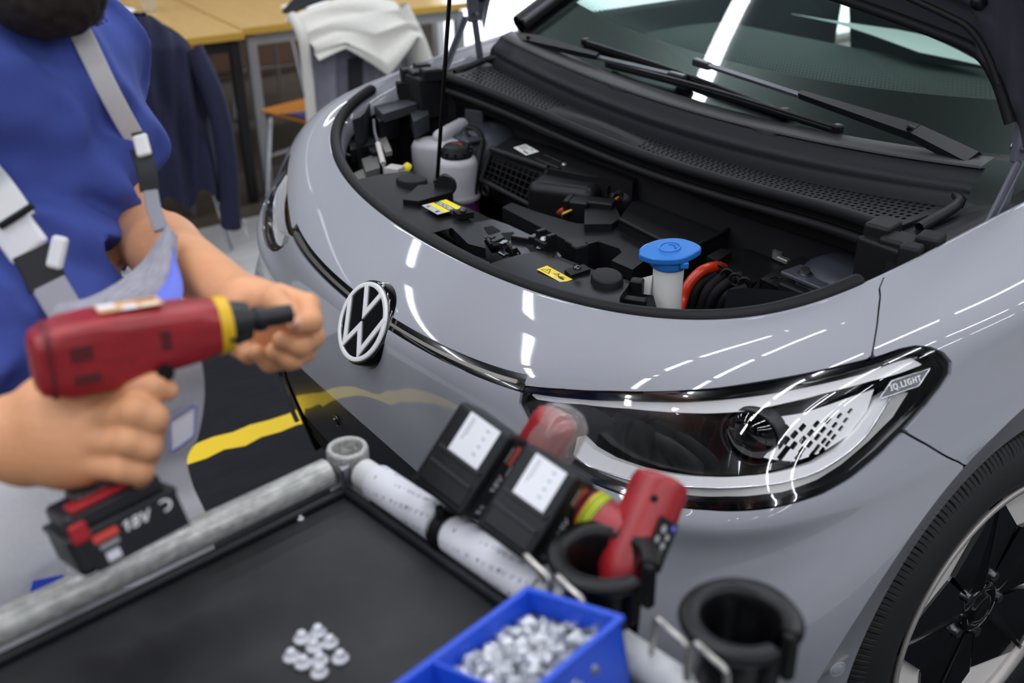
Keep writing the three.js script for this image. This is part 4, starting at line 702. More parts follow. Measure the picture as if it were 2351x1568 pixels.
// --- connector with coloured wires
{
  const cn = sub(bay, 'wiring_connector'); const c = P(1330, 470, 'y', .85); part(cn, 'plug', [box(.045, .045, .04, c.x, c.y - .01, c.z, .005, 0, .6), box(.06, .025, .035, c.x + .03, c.y, c.z - .03, .004, 0, .6), box(.012, .05, .05, c.x - .018, c.y - .01, c.z + .012, .003, 0, .6)], blk(0x101114, .4));
  const cols = [0xd8581a, 0xc62a1e, 0x7a4a1c, 0x7a2a7c, 0xd8b41a]; cols.forEach((col, i) => part(cn, 'wire', tube([P(1316, 472 + i * 2, 'y', .845), P(1295, 478 + i * 3, 'y', .84), P(1280 + i * 3, 488 + i * 2, 'y', .82), P(1275 + i * 3, 505, 'y', .78)], .0024, 24, 6), std(col, .45)));
  [0x7a4a1c, 0xd8b41a, 0xc8401a].forEach((col, i) => part(cn, 'wire', tube([P(1380, 470 + i * 4, 'y', .85), P(1400, 465 + i * 2, 'y', .855), P(1420, 452 + i, 'y', .855)], .0024, 20, 6), std(col, .45)));
  part(cn, 'taped_loom', tube([P(1418, 454, 'y', .855), P(1435, 430, 'y', .865), P(1462, 412, 'y', .86), P(1500, 405, 'y', .84)], .010, 30, 8), blk(0x0c0c0e, .8));
  for (const [i, q] of [[1376, 625], [1388, 628], [1382, 634]].entries()) part(cn, 'small_plug', box(.012, .012, .012, ...P(...q, 'y', .80).toArray(), .002), std([0x1d8a72, 0xb02218, 0x2a6a58][i], .5));
}
// --- lamp backs and leads at the far corner
{
  const lb = sub(bay, 'lamp_back'), gm = std(0x77756f, .5), dk = blk(0x141417, .5);
  const pl = (poly, y, h, mat, n) => top(poly, y, h, mat, n, undefined, lb);
  pl([[806, 400], [850, 380], [872, 398], [868, 415], [815, 425]], .86, .03, gm, 'lamp_cover'); pl([[830, 365], [865, 352], [872, 385], [840, 395]], .875, .03, std(0x5b5a56, .5), 'lamp_cover'); pl([[835, 330], [868, 310], [898, 345], [855, 350]], .885, .02, dk, 'lamp_cover'); pl([[800, 320], [850, 305], [862, 330], [805, 345]], .89, .03, dk, 'lamp_cover'); pl([[868, 318], [880, 300], [900, 346], [885, 350]], .89, .01, gm, 'lamp_rib');
  pl([[845, 232], [930, 200], [965, 235], [880, 262]], .945, .02, std(0x3c3e45, .5), 'wing_bracket'); pl([[860, 262], [900, 250], [915, 262], [870, 280]], .93, .05, dk, 'wing_plug'); pl([[928, 222], [965, 205], [985, 262], [950, 280]], .93, .04, std(0x2c2e35, .5), 'wing_bracket');
  part(lb, 'cable_sleeve', rod(P(868, 330, 'y', .90), P(880, 376, 'y', .875), .0065, 10), std(0xc9c2bc, .4));
  part(lb, 'cable', tube([P(858, 275, 'y', .93), P(860, 300, 'y', .915), P(868, 330, 'y', .90), P(880, 376, 'y', .875), P(885, 405, 'y', .86), P(900, 430, 'y', .86), P(915, 436, 'y', .86)], .0035, 50, 8), std(0x6a6a6c, .5));
  const c = P(907, 402, 'y', .86); part(lb, 'control_unit', box(.036, .06, .03, c.x, c.y - .01, c.z, .003, 0, .5), std(0xb9b6b0, .5));
  part(lb, 'yellow_plug', lathe([[0, .01], [.011, .008], [.012, 0]], 16).rotateX(.8).translate(...P(936, 387, 'y', .87).toArray()), std(0xd8c414, .5));
  part(lb, 'rod_foot', [slab([P(925, 458, 'y', .885), P(960, 425, 'y', .885), P(1030, 418, 'y', .885), P(1040, 440, 'y', .885), P(960, 462, 'y', .885)], V(0, -.03, 0)), cyl(.022, .022, .014, P(1025, 425, 'y', .885), P(1025, 425, 'y', .885).add(V(.012, .002, .012)), 20)], bp);
}
// --- warning stickers
{
  const warn = canvasTex(256, 128, (x, w, h) => { x.fillStyle = '#f4d614'; x.fillRect(0, 0, w, h); const tri = (cx, cy, r) => { x.lineWidth = 7; x.strokeStyle = '#111'; x.beginPath(); x.moveTo(cx, cy - r); x.lineTo(cx + r, cy + r * .8); x.lineTo(cx - r, cy + r * .8); x.closePath(); x.stroke(); }; tri(58, 66, 38); tri(140, 44, 22); x.fillStyle = '#111'; x.fillRect(54, 50, 7, 26); x.fillRect(138, 38, 4, 16); x.fillStyle = '#e9e9e4'; x.fillRect(112, 80, 34, 22); x.fillStyle = '#222'; x.beginPath(); x.ellipse(196, 66, 34, 18, .3, 0, 7); x.fill(); x.fillRect(176, 34, 40, 8); x.fillStyle = '#e8e8e8'; x.fillRect(178, 100, 66, 18); x.fillStyle = '#444'; for (let i = 0; i < 6; i++) x.fillRect(182 + i * 10, 104, 5, 10); });
  warn.flipY = true;
  quad([[1253, 611], [1296, 651], [1315, 643], [1259, 611]].map((q, i) => P(...[[1232, 620], [1290, 651], [1315, 643], [1256, 611]][i], 'y', .8745)), warn, 'warning_sticker');
  const w2 = canvasTex(256, 160, (x, w, h) => { x.fillStyle = '#1a1a1a'; x.fillRect(0, 0, w, h); x.fillStyle = '#f2e313'; x.fillRect(0, 0, w, 44); x.fillRect(0, 82, w, 34); x.fillStyle = '#b9bcc2'; x.fillRect(0, 116, w, 44); x.fillStyle = '#f4f4f4'; for (const [a, b, c] of [[14, 50, 60], [84, 50, 40], [134, 52, 96], [20, 66, 90], [120, 66, 44], [176, 66, 50]]) x.fillRect(a, b, c, 7); x.fillStyle = '#d8c31a'; x.beginPath(); x.moveTo(110, 156); x.lineTo(128, 122); x.lineTo(146, 156); x.fill(); x.fillStyle = '#7a2020'; x.fillRect(40, 126, 26, 24); x.fillStyle = '#222'; x.fillRect(180, 126, 30, 24); });
  quad([[968, 473], [1005, 494], [1063, 478], [1024, 459]].map(q => P(...q, 'y', .8795)), w2, 'warning_sticker');
}
// ---------------------------------------------------------------- tool cart in front of the car
const RY = .90, C0 = P(800, 1062, 'y', RY), dA = P(0, 1440, 'y', RY).sub(C0).normalize(), dB = P(1600, 1570, 'y', RY).sub(C0).normalize();
dB.addScaledVector(dA, -dB.dot(dA)).normalize();
const tr = .0172, cartPt = (a, b, y = RY) => C0.clone().addScaledVector(dA, a).addScaledVector(dB, b).setY(y); // a along the left rail, b along the rail beside the car
const galv = (() => { const t = tex(256, 512, (i, j) => { const n = fbm(i / 40, j / 9, .2, 4) * 60 + fbm(i / 7, j / 60, 3.2, 3) * 50; const v = 182 + n; return [v, v + 1, v - 4]; }); t.repeat.set(2, 1); return new THREE.MeshStandardMaterial({ map: t, roughness: .42, metalness: .3 }); })();
{
  const cart = thing('tool_cart', 'tube framed tool cart with a black tray standing before the bumper', 'cart'), LA = .80, LB = .86;
  const rail = (n, a, b, m, r = tr) => part(cart, n, rod(a, b, r, 24), m);
  const y0 = RY; rail('left_rail', cartPt(.03, 0), cartPt(LA, 0), galv); rail('side_rail', cartPt(0, .03), cartPt(0, LB), std(0xd9dbda, .4)); rail('end_rail', cartPt(LA, 0), cartPt(LA, LB), galv); rail('side_rail', cartPt(0, LB), cartPt(LA, LB), galv);
  for (const [a, b] of [[0, 0], [LA, 0], [0, LB], [LA, LB]]) {
    const c = cartPt(a, b); part(cart, 'post', rod(V(c.x, .10, c.z), V(c.x, RY - .02, c.z), tr * .95, 20), galv);
    part(cart, 'corner_socket', lathe([[.0165, -.05], [.0235, -.05], [.0245, -.03], [.0245, .018], [.023, .022], [.0185, .022], [.017, .018], [.0165, -.012], [0, -.012]], 32).translate(c.x, RY, c.z), galv);
    part(cart, 'socket_clamp', box(.012, .03, .014, c.x + dA.x * .02 + dB.x * .02, RY, c.z + dA.z * .02 + dB.z * .02, .003, 0, .2), M.steel);
    const w = sub(cart, 'castor'); part(w, 'castor_wheel', new THREE.TorusGeometry(.032, .014, 12, 28).translate(c.x, .046, c.z), M.rubber); part(w, 'castor_fork', [box(.008, .07, .03, c.x, .08, c.z + .022, .002), box(.008, .07, .03, c.x, .08, c.z - .022, .002), box(.03, .01, .06, c.x, .112, c.z, .003)], M.steel);
  }
  const plate = (y, name, m) => part(cart, name, slab([cartPt(.012, .012, y), cartPt(LA - .012, .012, y), cartPt(LA - .012, LB - .012, y), cartPt(.012, LB - .012, y)], V(0, -.012, 0)), m);
  const trayTex = tex(512, 512, (i, j) => { const n = fbm(i / 60, j / 60, .7, 5) * 26 + (rnd() - .5) * 6 + (fbm(i / 4, j / 90, 2, 2) > .33 ? 10 : 0); return [22 + n, 23 + n, 26 + n]; });
  const tm = new THREE.MeshStandardMaterial({ map: trayTex, roughness: .5 }); const tg = plate(RY - .022, 'tray', tm); { const p = tg.geometry.attributes.position, u = tg.geometry.attributes.uv; for (let i = 0; i < p.count; i++) u.setXY(i, p.getX(i) * 2, p.getZ(i) * 2); }
  plate(.30, 'lower_shelf', std(0x2a2b2e, .5));
  part(cart, 'tray_edge', [rod(cartPt(.02, .022, RY - .018), cartPt(LA, .022, RY - .018), .006, 8), rod(cartPt(.022, .02, RY - .018), cartPt(.022, LB, RY - .018), .006, 8)], blk(0x1a1b1f, .4));
  // paper sleeves and black tie wound round the rail beside the car
  const paper = canvasTex(256, 256, (x, w, h) => { x.fillStyle = '#e3e4ea'; x.fillRect(0, 0, w, h); let s = 7; for (let i = 0; i < 130; i++) { s = (s * 73 + 41) % 9973; const a = s % 256, b = (s * 7) % 256; x.fillStyle = s % 3 ? '#8d93a4' : '#33363e'; x.fillRect(a, b, 3 + s % 9, 2 + s % 4); } });
  const sl = (b0, b1) => { const a = cartPt(0, b0), b = cartPt(0, b1); return cyl(tr + .0035, tr + .0035, null, a, b, 28, true); };
  const bOf = (px, py) => { const p = P(px, py, 'y', RY).sub(C0); return p.dot(dB); };
  part(cart, 'paper_sleeve', sl(bOf(860, 1110), bOf(1000, 1210)), new THREE.MeshStandardMaterial({ map: paper, roughness: .6, side: THREE.DoubleSide }));
  part(cart, 'paper_sleeve', sl(bOf(1030, 1232), bOf(1230, 1368)), new THREE.MeshStandardMaterial({ map: paper, roughness: .6, side: THREE.DoubleSide }));
  const tb = bOf(1013, 1222); part(cart, 'cable_tie', [cyl(tr + .005, tr + .005, null, cartPt(0, tb - .006), cartPt(0, tb + .006), 20), box(.008, .02, .008, ...cartPt(.008, tb, RY + .024).toArray(), .002)], M.blackPlastic);
}
// --- blue bin with two compartments, filled with small fasteners
const binY = .962, b0 = P(1212, 1354, 'y', binY), b1 = P(1425, 1420, 'y', binY + .024), b3 = P(846, 1576, 'y', binY); // tilted: its right side rests on the rail
const bX = b1.clone().sub(b0), bZ0 = b3.clone().sub(b0), bxn = bX.clone().normalize(), bzn = bZ0.clone().addScaledVector(bxn, -bZ0.dot(bxn)).normalize(), bW = bX.length(), bL = bZ0.length() + .02, bH = .074, bUp = bzn.clone().cross(bxn).normalize(); if (bUp.y < 0) bUp.negate();
const inBin = (a, b, h) => b0.clone().addScaledVector(bxn, a * bW).addScaledVector(bzn, b * bL).addScaledVector(bUp, -h);
{
  const bin = thing('storage_bin', 'bright blue open plastic bin with two compartments on the cart tray', 'bin', b0.clone().setY(binY - bH - .0105).toArray());
  const O = bin.position, q = (a, b, y) => inBin(a, b, binY - y).sub(O), blue = phy(0x1b4fd0, .42, 0, { clearcoat: .25, clearcoatRoughness: .3 });
  const wall = (a0, b0_, a1, b1_, t, h = bH) => slab([q(a0, b0_, binY), q(a1, b1_, binY), q(a1, b1_, binY - h), q(a0, b0_, binY - h)], t);
  const tx = bxn.clone().multiplyScalar(.003), tz = bzn.clone().multiplyScalar(.003);
  part(bin, 'bin_side', wall(0, 0, 0, 1, tx), blue); part(bin, 'bin_side', wall(1, 0, 1, 1, tx.clone().negate()), blue); part(bin, 'bin_end', wall(0, 0, 1, 0, tz), blue); part(bin, 'bin_end', wall(0, 1, 1, 1, tz.clone().negate()), blue);
  part(bin, 'bin_divider', wall(0, .62, 1, .62, tz, bH - .006), blue);
  part(bin, 'bin_floor', slab([q(0, 0, binY - bH), q(1, 0, binY - bH), q(1, 1, binY - bH), q(0, 1, binY - bH)], V(0, -.003, 0)), blue);
  const rim = [q(0, 0, binY), q(1, 0, binY), q(1, 1, binY), q(0, 1, binY)]; part(bin, 'bin_rim', [rod(rim[0], rim[1], .0035, 8), rod(rim[1], rim[2], .0035, 8), rod(rim[2], rim[3], .0035, 8), rod(rim[3], rim[0], .0035, 8), ...rim.map(p => new THREE.SphereGeometry(.0035, 8, 6).translate(p.x, p.y, p.z))], blue);
  // nuts: flanged caps
  const capG = merge([lathe([[0, .0095], [.0032, .0095], [.0042, .0085], [.0045, .002], [.0066, .0015], [.0068, 0], [.0, 0]], 12)]); const sm = std(0xb9bcc0, .3, .85), sm2 = std(0xd9dbdf, .35, .6), dkm = std(0x1d1e22, .4, .2);
  const pile = (n, a0, a1, c0, c1, h, mats, nm, label, cat, group) => { for (let i = 0; i < n; i++) {
    const a = rnd(a0, a1), b = rnd(c0, c1), edge = Math.min(1, Math.min(a - a0 + .05, a1 - a + .05) * 4, Math.min(b - c0 + .05, c1 - b + .05) * 4), p = inBin(a, b, h + .014 * (1 - edge) + rnd(.012) - .004);
    const m = solo(nm, capG, mats[i % mats.length], label, cat, group); m.position.copy(p); m.rotation.set(rnd(-1.6, 1.6), rnd(6.28), rnd(-1.6, 1.6)); m.scale.setScalar(rnd(.95, 1.15)); } };
  const fill = part(bin, 'fastener_bed', slab([q(.03, .02, binY - .02), q(.97, .02, binY - .02), q(.97, .60, binY - .02), q(.03, .60, binY - .02)], V(0, -.03, 0)), std(0x55585e, .5, .5));
  pile(250, .05, .95, .04, .58, .012, [sm, sm2, sm], 'cap_nut', 'small bright cap nut lying in the heaped blue bin', 'nut', 'bright nuts in the blue bin');
  pile(45, .08, .92, .66, .96, .034, [dkm], 'black_clip', 'small black plastic clip in the front pocket of the bin', 'clip', 'black clips in the blue bin');
}
// --- loose cap nuts on the tray
{
  const g = lathe([[0, .0085], [.0026, .0085], [.0034, .0078], [.0038, .004], [.0055, .0035], [.0066, .002], [.0068, 0], [0, 0]], 18), wm = std(0xd2d3d8, .42, .25);
  for (const [x, y] of [[731, 1456], [694, 1470], [758, 1480], [722, 1490], [670, 1512], [697, 1527], [782, 1515], [735, 1520], [734, 1548]]) { const m = solo('flange_nut', g, wm, 'pale flange nut in the small cluster on the black tray', 'nut', 'pale nuts clustered on the tray'); m.position.copy(P(x, y, 'y', RY - .022 + .0002)); m.rotation.y = rnd(6); m.scale.setScalar(1.25); }
  const m = solo('flange_nut', g, wm, 'single pale nut lying apart beside the left cart rail', 'nut'); m.position.copy(P(690, 1192, 'y', RY - .0218)); m.scale.setScalar(.6);
}
// --- tool holders: open black cups carried on bent wire
function holder(cx, cy, label, r, yTop, ang) {
  const c = P(cx, cy, 'y', yTop), h = thing('tool_holder', label, 'holder', [c.x, yTop - .15, c.z], 'black cups along the cart rail');
  const prof = (a0, a1) => { const sh = []; const N = 60, ri = r - .005; const pos = []; return grid(N, 9, (u, v) => { const a = lerp(a0, a1, u), k = [[r * .80, -.15], [r * .95, -.01], [r + .0, -.004], [r + .010, -.002], [r + .012, .004], [r + .008, .009], [r - .003, .009], [ri - .003, .004], [ri - .006, -.01], [ri * .80, -.15]][Math.round(v * 9)]; return V(k[0] * Math.cos(a), .15 + k[1], k[0] * Math.sin(a)); }); };
  part(h, 'cup', prof(ang + .32, ang + 2 * Math.PI - .32), Object.assign(blk(0x0b0b0d, .35), { side: THREE.DoubleSide }));
  for (const s of [-1, 1]) { const a = ang + s * .33, p = k => V((r + k) * Math.cos(a), .15, (r + k) * Math.sin(a)); part(h, 'cup_lug', rbox(.014, .05, .012, .005).translate((r + .002) * Math.cos(a), .132, (r + .002) * Math.sin(a)), M.blackPlastic); }
  part(h, 'cup_bottom', lathe([[0, .004], [r * .78, .004], [r * .78, 0], [0, 0]], 30), M.blackPlastic);
  const back = V(-dA.x, 0, -dA.z).negate(); // towards the rail
  const b = V(c.x, 0, c.z).sub(C0).dot(dB), railAt = cartPt(0, b).sub(V(c.x, yTop - .15, c.z));
  for (const s of [-1, 1]) { const e = railAt.clone().addScaledVector(dB, s * .020 - .045), f = V(0, .158, 0).addScaledVector(railAt.clone().setY(0).normalize(), r + .016).addScaledVector(dB, s * .020 - .012); part(h, 'wire_arm', polytube([e.clone().add(V(0, tr, 0)), f.clone().addScaledVector(dB, -.012).add(V(0, .004, 0)), f, f.clone().addScaledVector(dB, .02).add(V(0, -.004, 0)), f.clone().addScaledVector(dB, .022).add(V(0, -.04, 0))], .0028, 8), std(0xb9b6ae, .3, .9)); }
  return { c, h };
}
holder(1385, 1285, 'black open cup holder on bent wire carrying the taped red screwdriver', .040, .972, -.3);
holder(1700, 1430, 'empty black open cup holder on bent wire beside the front wheel', .040, .972, -.15);
// --- two cordless screwdrivers parked nose down in the cups, batteries towards the rail
const redM = (() => { const t = tex(256, 256, (i, j) => { const n = fbm(i / 30, j / 30, .4, 4) * 30 + (fbm(i / 5, j / 5, 7, 2) > .3 ? -26 : 0); return [150 + n, 22 + n * .4, 30 + n * .4]; }); return new THREE.MeshPhysicalMaterial({ map: t, roughness: .42, clearcoat: .25, clearcoatRoughness: .4 }); })();
function parkedTool(label, face, n, taped) { // face: battery label face corners (TL, TR, BR, BL) in space; n: how deep the battery is
  const t = thing('parked_screwdriver', label, 'screwdriver', [0, 0, 0], 'cordless screwdrivers parked on the cart');
  const [TL, TR, BR, BL] = face, X = TR.clone().sub(TL), Y = BL.clone().sub(TL), N = X.clone().cross(Y).normalize(); if (N.dot(EYE.clone().sub(TL)) < 0) N.negate();
  const w = X.length(), h = Y.length(), cen = TL.clone().add(TR).add(BR).add(BL).multiplyScalar(.25), F = frame(cen, X, Y.clone().negate()); const bm = blk(0x121317, .42);
  const loc = g => g.applyMatrix4(F), zs = new THREE.Vector3().setFromMatrixColumn(F, 2).dot(N) > 0 ? 1 : -1;
  const bat = sub(t, 'battery');
  part(bat, 'battery_case', [loc(rbox(w, h, n, .006, 3).translate(0, 0, -zs * n / 2)), loc(rbox(w * .9, h * .30, n * 1.06, .006, 3).translate(0, -h * .30, -zs * n / 2))], bm);
  for (let k = 0; k < 2; k++) part(bat, 'battery_groove', loc(rbox(w * .80, h * .055, .004, .0015).translate(0, -h * (.02 + k * .17), zs * .001)), blk(0x1f2127, .4));
  const lab = canvasTex(128, 160, (x, W, H) => { x.fillStyle = '#eceef2'; x.fillRect(0, 0, W, H); x.fillStyle = '#b4b8c2'; for (let i = 0; i < 4; i++) { x.fillRect(84, 20 + i * 32, 12, 10); } x.fillStyle = '#7d828e'; for (let i = 0; i < 10; i++) { x.fillRect(18, 14 + i * 9, 6, 5); x.fillRect(28, 14 + i * 7, 3, 4); } });
  const lg = new THREE.PlaneGeometry(w * .56, h * .46).translate(w * .04, h * .23, 0); if (zs < 0) lg.rotateY(Math.PI); part(bat, 'battery_label', loc(lg.translate(0, 0, zs * .0012)), new THREE.MeshStandardMaterial({ map: lab, roughness: .5, side: THREE.DoubleSide }));
  const st = canvasTex(256, 64, (x, W, H) => { x.fillStyle = '#131418'; x.fillRect(0, 0, W, H); x.fillStyle = '#d4584a'; x.fillRect(182, 26, 62, 24); x.fillStyle = '#e4e4e6'; x.font = 'italic bold 34px sans-serif'; x.fillText('18V', 84, 50); x.fillRect(150, 50, 34, 6); x.fillStyle = '#aaaab0'; x.fillRect(16, 24, 12, 26); x.fillRect(34, 30, 10, 20); x.fillRect(188, 10, 48, 8); });
  const sg = new THREE.PlaneGeometry(h * .92, n * .62).rotateZ(Math.PI / 2).rotateY(Math.PI / 2).translate(w / 2 + .0008, 0, -zs * n * .5); part(bat, 'side_print', loc(sg), new THREE.MeshStandardMaterial({ map: st, roughness: .5, side: THREE.DoubleSide }));
  return { t, F, N, w, h, cen };
}
{
  // first tool, standing behind: red motor end under a clear sleeve
  const d1 = 1.10, A = parkedTool('red screwdriver with black battery and clear plastic sleeve, parked at the rail corner', [[1062, 918], [1182, 1003], [1058, 1196], [930, 1092]].map((q, i) => P(...q, 'd', [1.10, 1.066, 1.072, 1.106][i])), .05);
  const s1 = P(1180, 1120, 'd', 1.15), e1 = P(1272, 975, 'd', 1.13), s0 = P(1130, 1230, 'd', 1.17);
  part(A.t, 'motor_housing', [cyl(.026, .0255, null, s1, e1, 28), lathe([[.0255, 0], [.024, .008], [.017, .013], [0, .015]], 28).applyMatrix4(new THREE.Matrix4().compose(e1, new THREE.Quaternion().setFromUnitVectors(V(0, 1, 0), e1.clone().sub(s1).normalize()), V(1, 1, 1)))], redM);
  part(A.t, 'nose', rod(s0, s1, .020, 20), M.blackPlastic); part(A.t, 'handle', rod(s1, P(1120, 1080, 'd', 1.13), .017, 16), M.blackPlastic);
  const q = e1.clone().sub(s1).normalize(); part(A.t, 'clear_sleeve', lathe([[.0275, -.05], [.030, -.02], [.0285, .0], [.026, .012], [.016, .020], [0, .023]], 28).applyMatrix4(new THREE.Matrix4().compose(e1.clone().add(V(.008, 0, -.004)), new THREE.Quaternion().setFromUnitVectors(V(0, 1, 0), q), V(1, 1, 1))), phy(0xf2ece8, .12, 0, { transmission: .85, thickness: 0, side: THREE.DoubleSide }));
  // second tool: taped handle, red motor end standing out of the cup
  const B = parkedTool('red screwdriver with yellow taped handle and black battery, parked in the cup', [[1212, 1015], [1338, 1100], [1212, 1300], [1070, 1190]].map((q, i) => P(...q, 'd', [1.02, .986, .992, 1.026][i])), .05);
  const top = P(1512, 1120, 'd', 1.02), low = P(1440, 1300, 'd', 1.0), nose = P(1400, 1400, 'd', 1.0), hs = P(1290, 1130, 'd', 1.045), he = P(1430, 1230, 'd', 1.01);
  const ax = top.clone().sub(low).normalize();
  part(B.t, 'motor_housing', lathe([[.016, -.03], [.026, -.008], [.0285, .02], [.028, .055], [.0275, .082], [.0255, .0885], [.020, .091], [0, .0915]], 30).applyMatrix4(new THREE.Matrix4().compose(low, new THREE.Quaternion().setFromUnitVectors(V(0, 1, 0), ax), V(1.05, 1, 1))), redM);
  part(B.t, 'nose', rod(nose, low, .018, 18), M.blackPlastic);
  part(B.t, 'handle', cyl(.0205, .024, null, hs, he, 24), redM);
  const band = (a, b, r, m, n) => part(B.t, n, cyl(r, r, null, hs.clone().lerp(he, a), hs.clone().lerp(he, b), 28), m);
  band(.16, .42, .0228, M.blackPlastic, 'grip_band'); for (let k = 0; k < 4; k++) band(.47 + k * .045, .50 + k * .045, .0238, std([0xd9c21a, 0x8fc21e, 0xd2d01c, 0x8abf20][k], .5), 'tape_ring'); band(-.02, .08, .0222, std(0xd9d6c8, .5), 'tape_ring');
  const pc = low.clone().lerp(top, .50), view = EYE.clone().sub(pc).normalize(), px = rgt.clone(); const pn = view.clone().addScaledVector(ax, -view.dot(ax)).normalize().applyAxisAngle(ax, .75);
  const pad = canvasTex(128, 192, (x, W, H) => { x.fillStyle = '#101114'; x.fillRect(0, 0, W, H); for (const [a, b, r] of [[50, 40, 16], [88, 62, 13], [34, 84, 14], [80, 98, 14], [32, 134, 15], [78, 132, 13], [66, 168, 11]]) { x.fillStyle = '#a9a9ac'; x.beginPath(); x.arc(a, b, r, 0, 7); x.fill(); } x.fillStyle = '#6a66d8'; x.beginPath(); x.arc(106, 20, 13, 0, 7); x.fill(); });
  part(B.t, 'key_pad', place(new THREE.PlaneGeometry(.026, .048), pc.clone().addScaledVector(pn, .0302).addScaledVector(ax, -.012), ax.clone().cross(pn), ax), new THREE.MeshStandardMaterial({ map: pad, roughness: .4, side: THREE.DoubleSide }));
  part(B.t, 'vent_hole', new THREE.SphereGeometry(.0042, 12, 8).translate(...low.clone().lerp(top, .80).addScaledVector(view.clone().addScaledVector(ax, -view.dot(ax)).normalize(), .027).toArray()), M.feltAndShade);
}
// ---------------------------------------------------------------- worker with a cordless screwdriver
/** Surface of a distance field on a grid (surface nets), normals from the field. */
function skinOf(f, lo, hi, cell) {
  const n = [0, 1, 2].map(k => Math.ceil((hi[k] - lo[k]) / cell) + 1), id = (i, j, k) => (i * n[1] + j) * n[2] + k, F = new Float32Array(n[0] * n[1] * n[2]);
  for (let i = 0; i < n[0]; i++) for (let j = 0; j < n[1]; j++) for (let k = 0; k < n[2]; k++) F[id(i, j, k)] = f(lo[0] + i * cell, lo[1] + j * cell, lo[2] + k * cell);
  const vid = new Int32Array(F.length).fill(-1), pos = [], idx = [], C = [[0, 0, 0], [1, 0, 0], [0, 1, 0], [1, 1, 0], [0, 0, 1], [1, 0, 1], [0, 1, 1], [1, 1, 1]], E = [[0, 1], [2, 3], [4, 5], [6, 7], [0, 2], [1, 3], [4, 6], [5, 7], [0, 4], [1, 5], [2, 6], [3, 7]];
  for (let i = 0; i < n[0] - 1; i++) for (let j = 0; j < n[1] - 1; j++) for (let k = 0; k < n[2] - 1; k++) {
    const v = C.map(c => F[id(i + c[0], j + c[1], k + c[2])]); let m = 0, x = 0, y = 0, z = 0;
    for (const [a, b] of E) if ((v[a] < 0) !== (v[b] < 0)) { const t = v[a] / (v[a] - v[b]); x += lerp(C[a][0], C[b][0], t); y += lerp(C[a][1], C[b][1], t); z += lerp(C[a][2], C[b][2], t); m++; }
    if (m) { vid[id(i, j, k)] = pos.length / 3; pos.push(lo[0] + (i + x / m) * cell, lo[1] + (j + y / m) * cell, lo[2] + (k + z / m) * cell); }
  }
  const q = (a, b, c, d, flip) => { if (a < 0 || b < 0 || c < 0 || d < 0) return; flip ? idx.push(a, c, b, a, d, c) : idx.push(a, b, c, a, c, d); };
  for (let i = 1; i < n[0] - 1; i++) for (let j = 1; j < n[1] - 1; j++) for (let k = 1; k < n[2] - 1; k++) {
    const s = F[id(i, j, k)] < 0;
    if (s !== (F[id(i + 1, j, k)] < 0)) q(vid[id(i, j - 1, k - 1)], vid[id(i, j, k - 1)], vid[id(i, j, k)], vid[id(i, j - 1, k)], !s);
    if (s !== (F[id(i, j + 1, k)] < 0)) q(vid[id(i - 1, j, k - 1)], vid[id(i - 1, j, k)], vid[id(i, j, k)], vid[id(i, j, k - 1)], !s);
    if (s !== (F[id(i, j, k + 1)] < 0)) q(vid[id(i - 1, j - 1, k)], vid[id(i, j - 1, k)], vid[id(i, j, k)], vid[id(i - 1, j, k)], !s);
  }
  const g = new THREE.BufferGeometry(); g.setAttribute('position', new THREE.Float32BufferAttribute(pos, 3)); g.setIndex(idx);
  const N = new Float32Array(pos.length), e = cell * .5; for (let i = 0; i < pos.length; i += 3) { const x = pos[i], y = pos[i + 1], z = pos[i + 2], v = V(f(x + e, y, z) - f(x - e, y, z), f(x, y + e, z) - f(x, y - e, z), f(x, y, z + e) - f(x, y, z - e)).normalize(); N[i] = v.x; N[i + 1] = v.y; N[i + 2] = v.z; }
  g.setAttribute('normal', new THREE.BufferAttribute(N, 3)); const uv = new Float32Array(pos.length / 3 * 2); for (let i = 0; i < pos.length / 3; i++) { uv[i * 2] = (pos[i * 3] + pos[i * 3 + 2]) * 2; uv[i * 2 + 1] = pos[i * 3 + 1] * 2; } g.setAttribute('uv', new THREE.BufferAttribute(uv, 2)); return g;
}
const cone = (a, b, ra, rb) => { const bx = b.x - a.x, by = b.y - a.y, bz = b.z - a.z, L = bx * bx + by * by + bz * bz + 1e-9; return (x, y, z) => { const px = x - a.x, py = y - a.y, pz = z - a.z, t = clamp((px * bx + py * by + pz * bz) / L, 0, 1); return Math.hypot(px - t * bx, py - t * by, pz - t * bz) - (ra + (rb - ra) * t); }; };
const ell = (c, ax, r) => { const m = new THREE.Matrix4().makeBasis(...ax).setPosition(c).invert().elements, k = Math.min(...r); return (x, y, z) => { const u = m[0] * x + m[4] * y + m[8] * z + m[12], v = m[1] * x + m[5] * y + m[9] * z + m[13], w = m[2] * x + m[6] * y + m[10] * z + m[14]; const q = Math.hypot(u / r[0], v / r[1], w / r[2]), g = Math.hypot(u / r[0] ** 2, v / r[1] ** 2, w / r[2] ** 2); return g < 1e-6 ? -k : q * (q - 1) / g; }; };
const smin = (list, k) => (x, y, z) => { let d = 1e9; for (const f of list) { const v = f(x, y, z), h = clamp(.5 + .5 * (d - v) / k, 0, 1); d = lerp(d, v, h) - k * h * (1 - h); } return d; };
const D = (px, py, d) => P(px, py, 'd', d);
const worker = thing('person', 'worker in blue shirt and light grey bib overalls holding a red cordless screwdriver', 'person');
